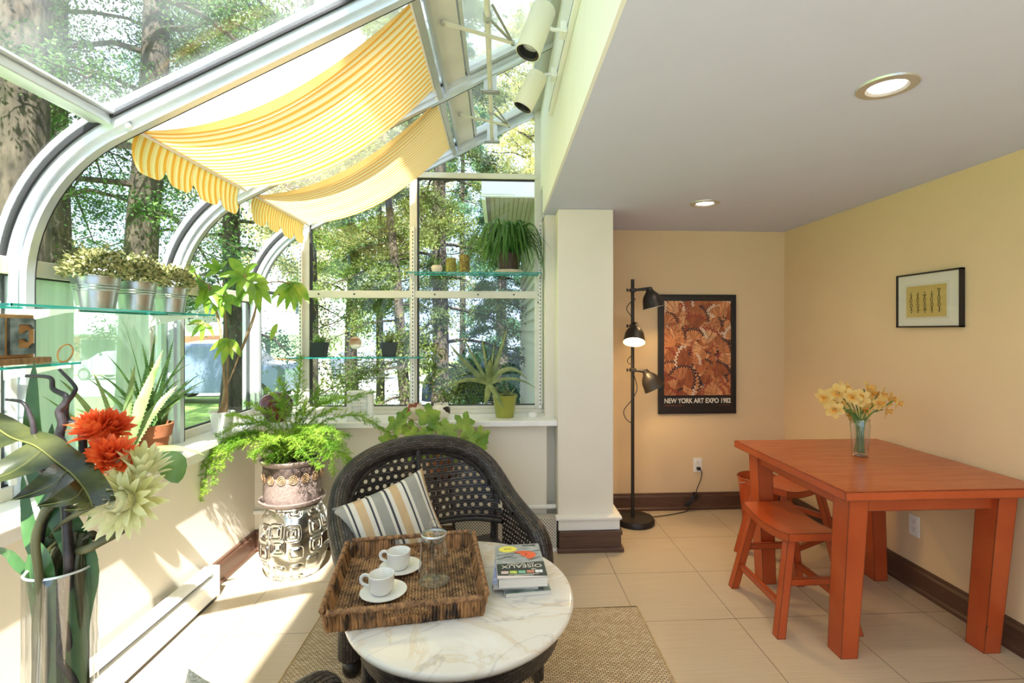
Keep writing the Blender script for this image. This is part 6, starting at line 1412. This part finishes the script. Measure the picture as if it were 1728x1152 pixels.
# houses across the street
def win(mb, mb2, x0, x1, y, z0, z1): mb.box(x0-.08, x1+.08, y-.05, y, z0-.08, z1+.08); mb2.box(x0, x1, y-.06, y-.049, z0, z1); 
m_hs = mat('pale_green_stucco', (.70, .76, .72), .8); m_brk = brickmat('orange_brick', (.50, .20, .09), (.60, .28, .14), (.5, .46, .4), .22, .075, .012, .2, .9, 'Object'); m_wdk = mat('dark_window_glass', (.06, .08, .09), .1); m_rf = mat('pale_shingles', (.52, .54, .56), .9)
def house(x0, x1, y, lab, brick_h, wins, roof=True):
    g = gz0(y); t = thing('house', lab, 'house', ((x0+x1)/2, y+4, g)); MB().box(x0, x1, y, y+8, g+brick_h, g+5.4).build('upper_wall', m_hs, t, smooth=False); MB().box(x0, x1, y, y+8, g-.1, g+brick_h).build('brick_wall', m_brk, t, smooth=False)
    MB().add([(x0-.6, y-1.5, g+2.65), (x1+.6, y-1.5, g+2.65), (x1+.6, y, g+3.35), (x0-.6, y, g+3.35), (x0-.6, y-1.5, g+2.55), (x1+.6, y-1.5, g+2.55), (x1+.6, y, g+2.6), (x0-.6, y, g+2.6)], [(0, 1, 2, 3), (4, 7, 6, 5), (0, 4, 5, 1), (1, 5, 6, 2), (3, 7, 4, 0)]).build('porch_roof', m_rf, t, smooth=False)
    MB().add([(x0-.5, y-.5, g+5.4), (x1+.5, y-.5, g+5.4), (x1+.5, y+4, g+7.6), (x0-.5, y+4, g+7.6), (x0-.5, y+8.5, g+5.4), (x1+.5, y+8.5, g+5.4)], [(0, 1, 2, 3), (3, 2, 5, 4), (0, 3, 4), (1, 5, 2), (0, 4, 5, 1)]).build('roof', m_rf, t, smooth=False)
    for (a, b_, z0_, z1_) in wins:
        f1, f2 = MB(), MB(); win(f1, f2, a, b_, y, g+z0_, g+z1_); fr_ = f1.build('window', m_fas, t, smooth=False); f2.build('pane', m_wdk, fr_, smooth=False)
    f1 = MB(); f1.box((x0+x1)/2+2.2, (x0+x1)/2+3.1, y-.05, y, g, g+2.2); f1.build('front_door', mat('dark_door', (.05, .06, .08), .5), t, smooth=False)
    return t
house(-18.2, -10.4, 34, 'pale green house with an orange brick base across the street', 1.0, [(-17.4, -16.2, 3.9, 5.0), (-16.8, -15.0, .9, 2.2), (-13.4, -12.3, 3.9, 5.0)])
house(-31, -20.5, 33, 'brick fronted house further left across the street, behind the parked vehicles', 2.4, [(-30, -28, .9, 2.2), (-26, -24, .9, 2.2), (-23.4, -22, 3.9, 5.0)])

# parked cars
def car(lab, x, y, s, col, flipx=1, L_=4.2, H_=1.45, name='parked_car', suv=False):
    g = gz0(y)+.03; t = thing(name, lab, 'car', (x, y, g), 'cars parked by the street'); m = mat('car_paint_%s' % lab[:6], col, .18, .3)
    pr = [(-.5, .20), (-.495, .50), (-.47, .62), (-.30, .70), (-.18, .96), (-.05, 1.0), (.22, .99), (.36, .90), (.45, .68), (.495, .60), (.5, .25), (.47, .18), (-.47, .18)] if not suv else [(-.5, .20), (-.5, .56), (-.47, .64), (-.28, .68), (-.17, .96), (-.05, 1.0), (.36, 1.0), (.46, .93), (.49, .62), (.5, .25), (.47, .18), (-.47, .18)]
    P_ = [(x+flipx*a*L_, g+b_*H_) for a, b_ in pr]; mb = MB(); W = .86
    secs = [(-W, .0), (-W+.10, .0), (0, 0), (W-.10, 0), (W, 0)]; n = len(P_); vs = []
    def inset(p, amt): cx_, cz_ = x, g+.45*H_; return (p[0]+(cx_-p[0])*amt, p[1]+(cz_-p[1])*amt*(1 if p[1] > cz_ else .2))
    for w_, a in ((-W, .10), (-W*.9, .02), (0, 0), (W*.9, .02), (W, .10)):
        for p in P_: q = inset(p, a); vs.append((q[0], y+w_*(1 if p[1] < g+.72*H_ else .86), q[1]))
    fs = [(i*n+k, i*n+(k+1) % n, (i+1)*n+(k+1) % n, (i+1)*n+k) for i in range(4) for k in range(n)]+[tuple(range(n)), tuple(4*n+k for k in range(n))[::-1]]
    o = mb.add(vs, fs).build('body', m, t, ang=35); bm = bmesh.new(); bm.from_mesh(o.data); bmesh.ops.recalc_face_normals(bm, faces=bm.faces); bm.to_mesh(o.data); bm.free()
    gw_ = MB(); z1, z2 = g+.70*H_, g+.93*H_
    for a, b_, c_, d_ in (((-.24, -.145, .02, .02)), (.05, .05, .30 if not suv else .40, .22 if not suv else .36)):
        for s_ in (-1, 1): gw_.add([(x+flipx*a*L_, y+s_*W*.875, z1), (x+flipx*c_*L_, y+s_*W*.875, z1), (x+flipx*d_*L_, y+s_*W*.815, z2), (x+flipx*b_*L_, y+s_*W*.815, z2)], [(0, 1, 2, 3)])
    gw_.build('side_window', m_wdk, t, smooth=False)
    for sx in (-.32, .31):
        for sy in (-1, 1):
            c = (x+flipx*sx*L_, y+sy*(W-.06), g+.31); wh = MB().lathe([(0, -.10), (.28, -.10), (.31, -.06), (.31, .06), (.28, .10), (.22, .10)], c, 28, (0, sy, 0)).build('wheel', m_black, t); mb = MB().lathe([(0, .095), (.07, .10), (.21, .085), (.215, .10)], c, 28, (0, sy, 0)); mb.build('hubcap', m_alum, wh)
    return t
car('silver hatchback parked across the street behind the left black pot', -7.5, 27, 1, (.42, .44, .47), 1, 4.1)
car('blue parked car behind the money tree trunk', -8.0, 15, 1, (.20, .27, .38), -1, 4.3, 1.66, suv=True)
car('white van like vehicle behind the blue parked car', -14.5, 26.5, 1, (.72, .74, .76), 1, 4.8, 2.0, name='parked_van', suv=True)
car('dark blue car close behind the lime green aloe pot', .1, 12.6, 1, (.02, .035, .06), 1, 3.9, 1.4)
car('pale grey car parked on the left part of the street', -19.5, 27.5, 1, (.55, .57, .6), 1, 4.4, 1.5)

# ------------------------------------------------------------------ loose pieces of repeated fittings become parts of their own
def split_loose(o):
    me = o.data; n = len(me.vertices); p = list(range(n))
    def f(a):
        while p[a] != a: p[a] = p[p[a]]; a = p[a]
        return a
    for e in me.edges: p[f(e.vertices[0])] = f(e.vertices[1])
    groups = {}
    for poly in me.polygons: groups.setdefault(f(poly.vertices[0]), []).append(poly)
    if len(groups) < 2: return
    for gi, (r_, polys) in enumerate(list(groups.items())):
        idx = {}; vs = []; fs = []
        for pl in polys:
            q = []
            for v_ in pl.vertices:
                if v_ not in idx: idx[v_] = len(vs); vs.append(tuple(me.vertices[v_].co))
                q.append(idx[v_])
            fs.append(q)
        nm = bpy.data.meshes.new(o.name.split('.')[0]); nm.from_pydata(vs, [], fs)
        for m_ in me.materials: nm.materials.append(m_)
        nm.update(); c = o.copy(); c.data = nm; COL.objects.link(c)
    bpy.data.objects.remove(o)
for o in [q for q in COL.objects if q.type == 'MESH' and q.parent and q.name.split('.')[0] in ('socket', 'shelf_standard', 'side_window', 'small_cover_print', 'polished_edge', 'sash_frame')]: split_loose(o)
bm = bmesh.new(); bm.from_mesh(cu.data); bmesh.ops.remove_doubles(bm, verts=bm.verts, dist=.0005); bm.to_mesh(cu.data); bm.free()
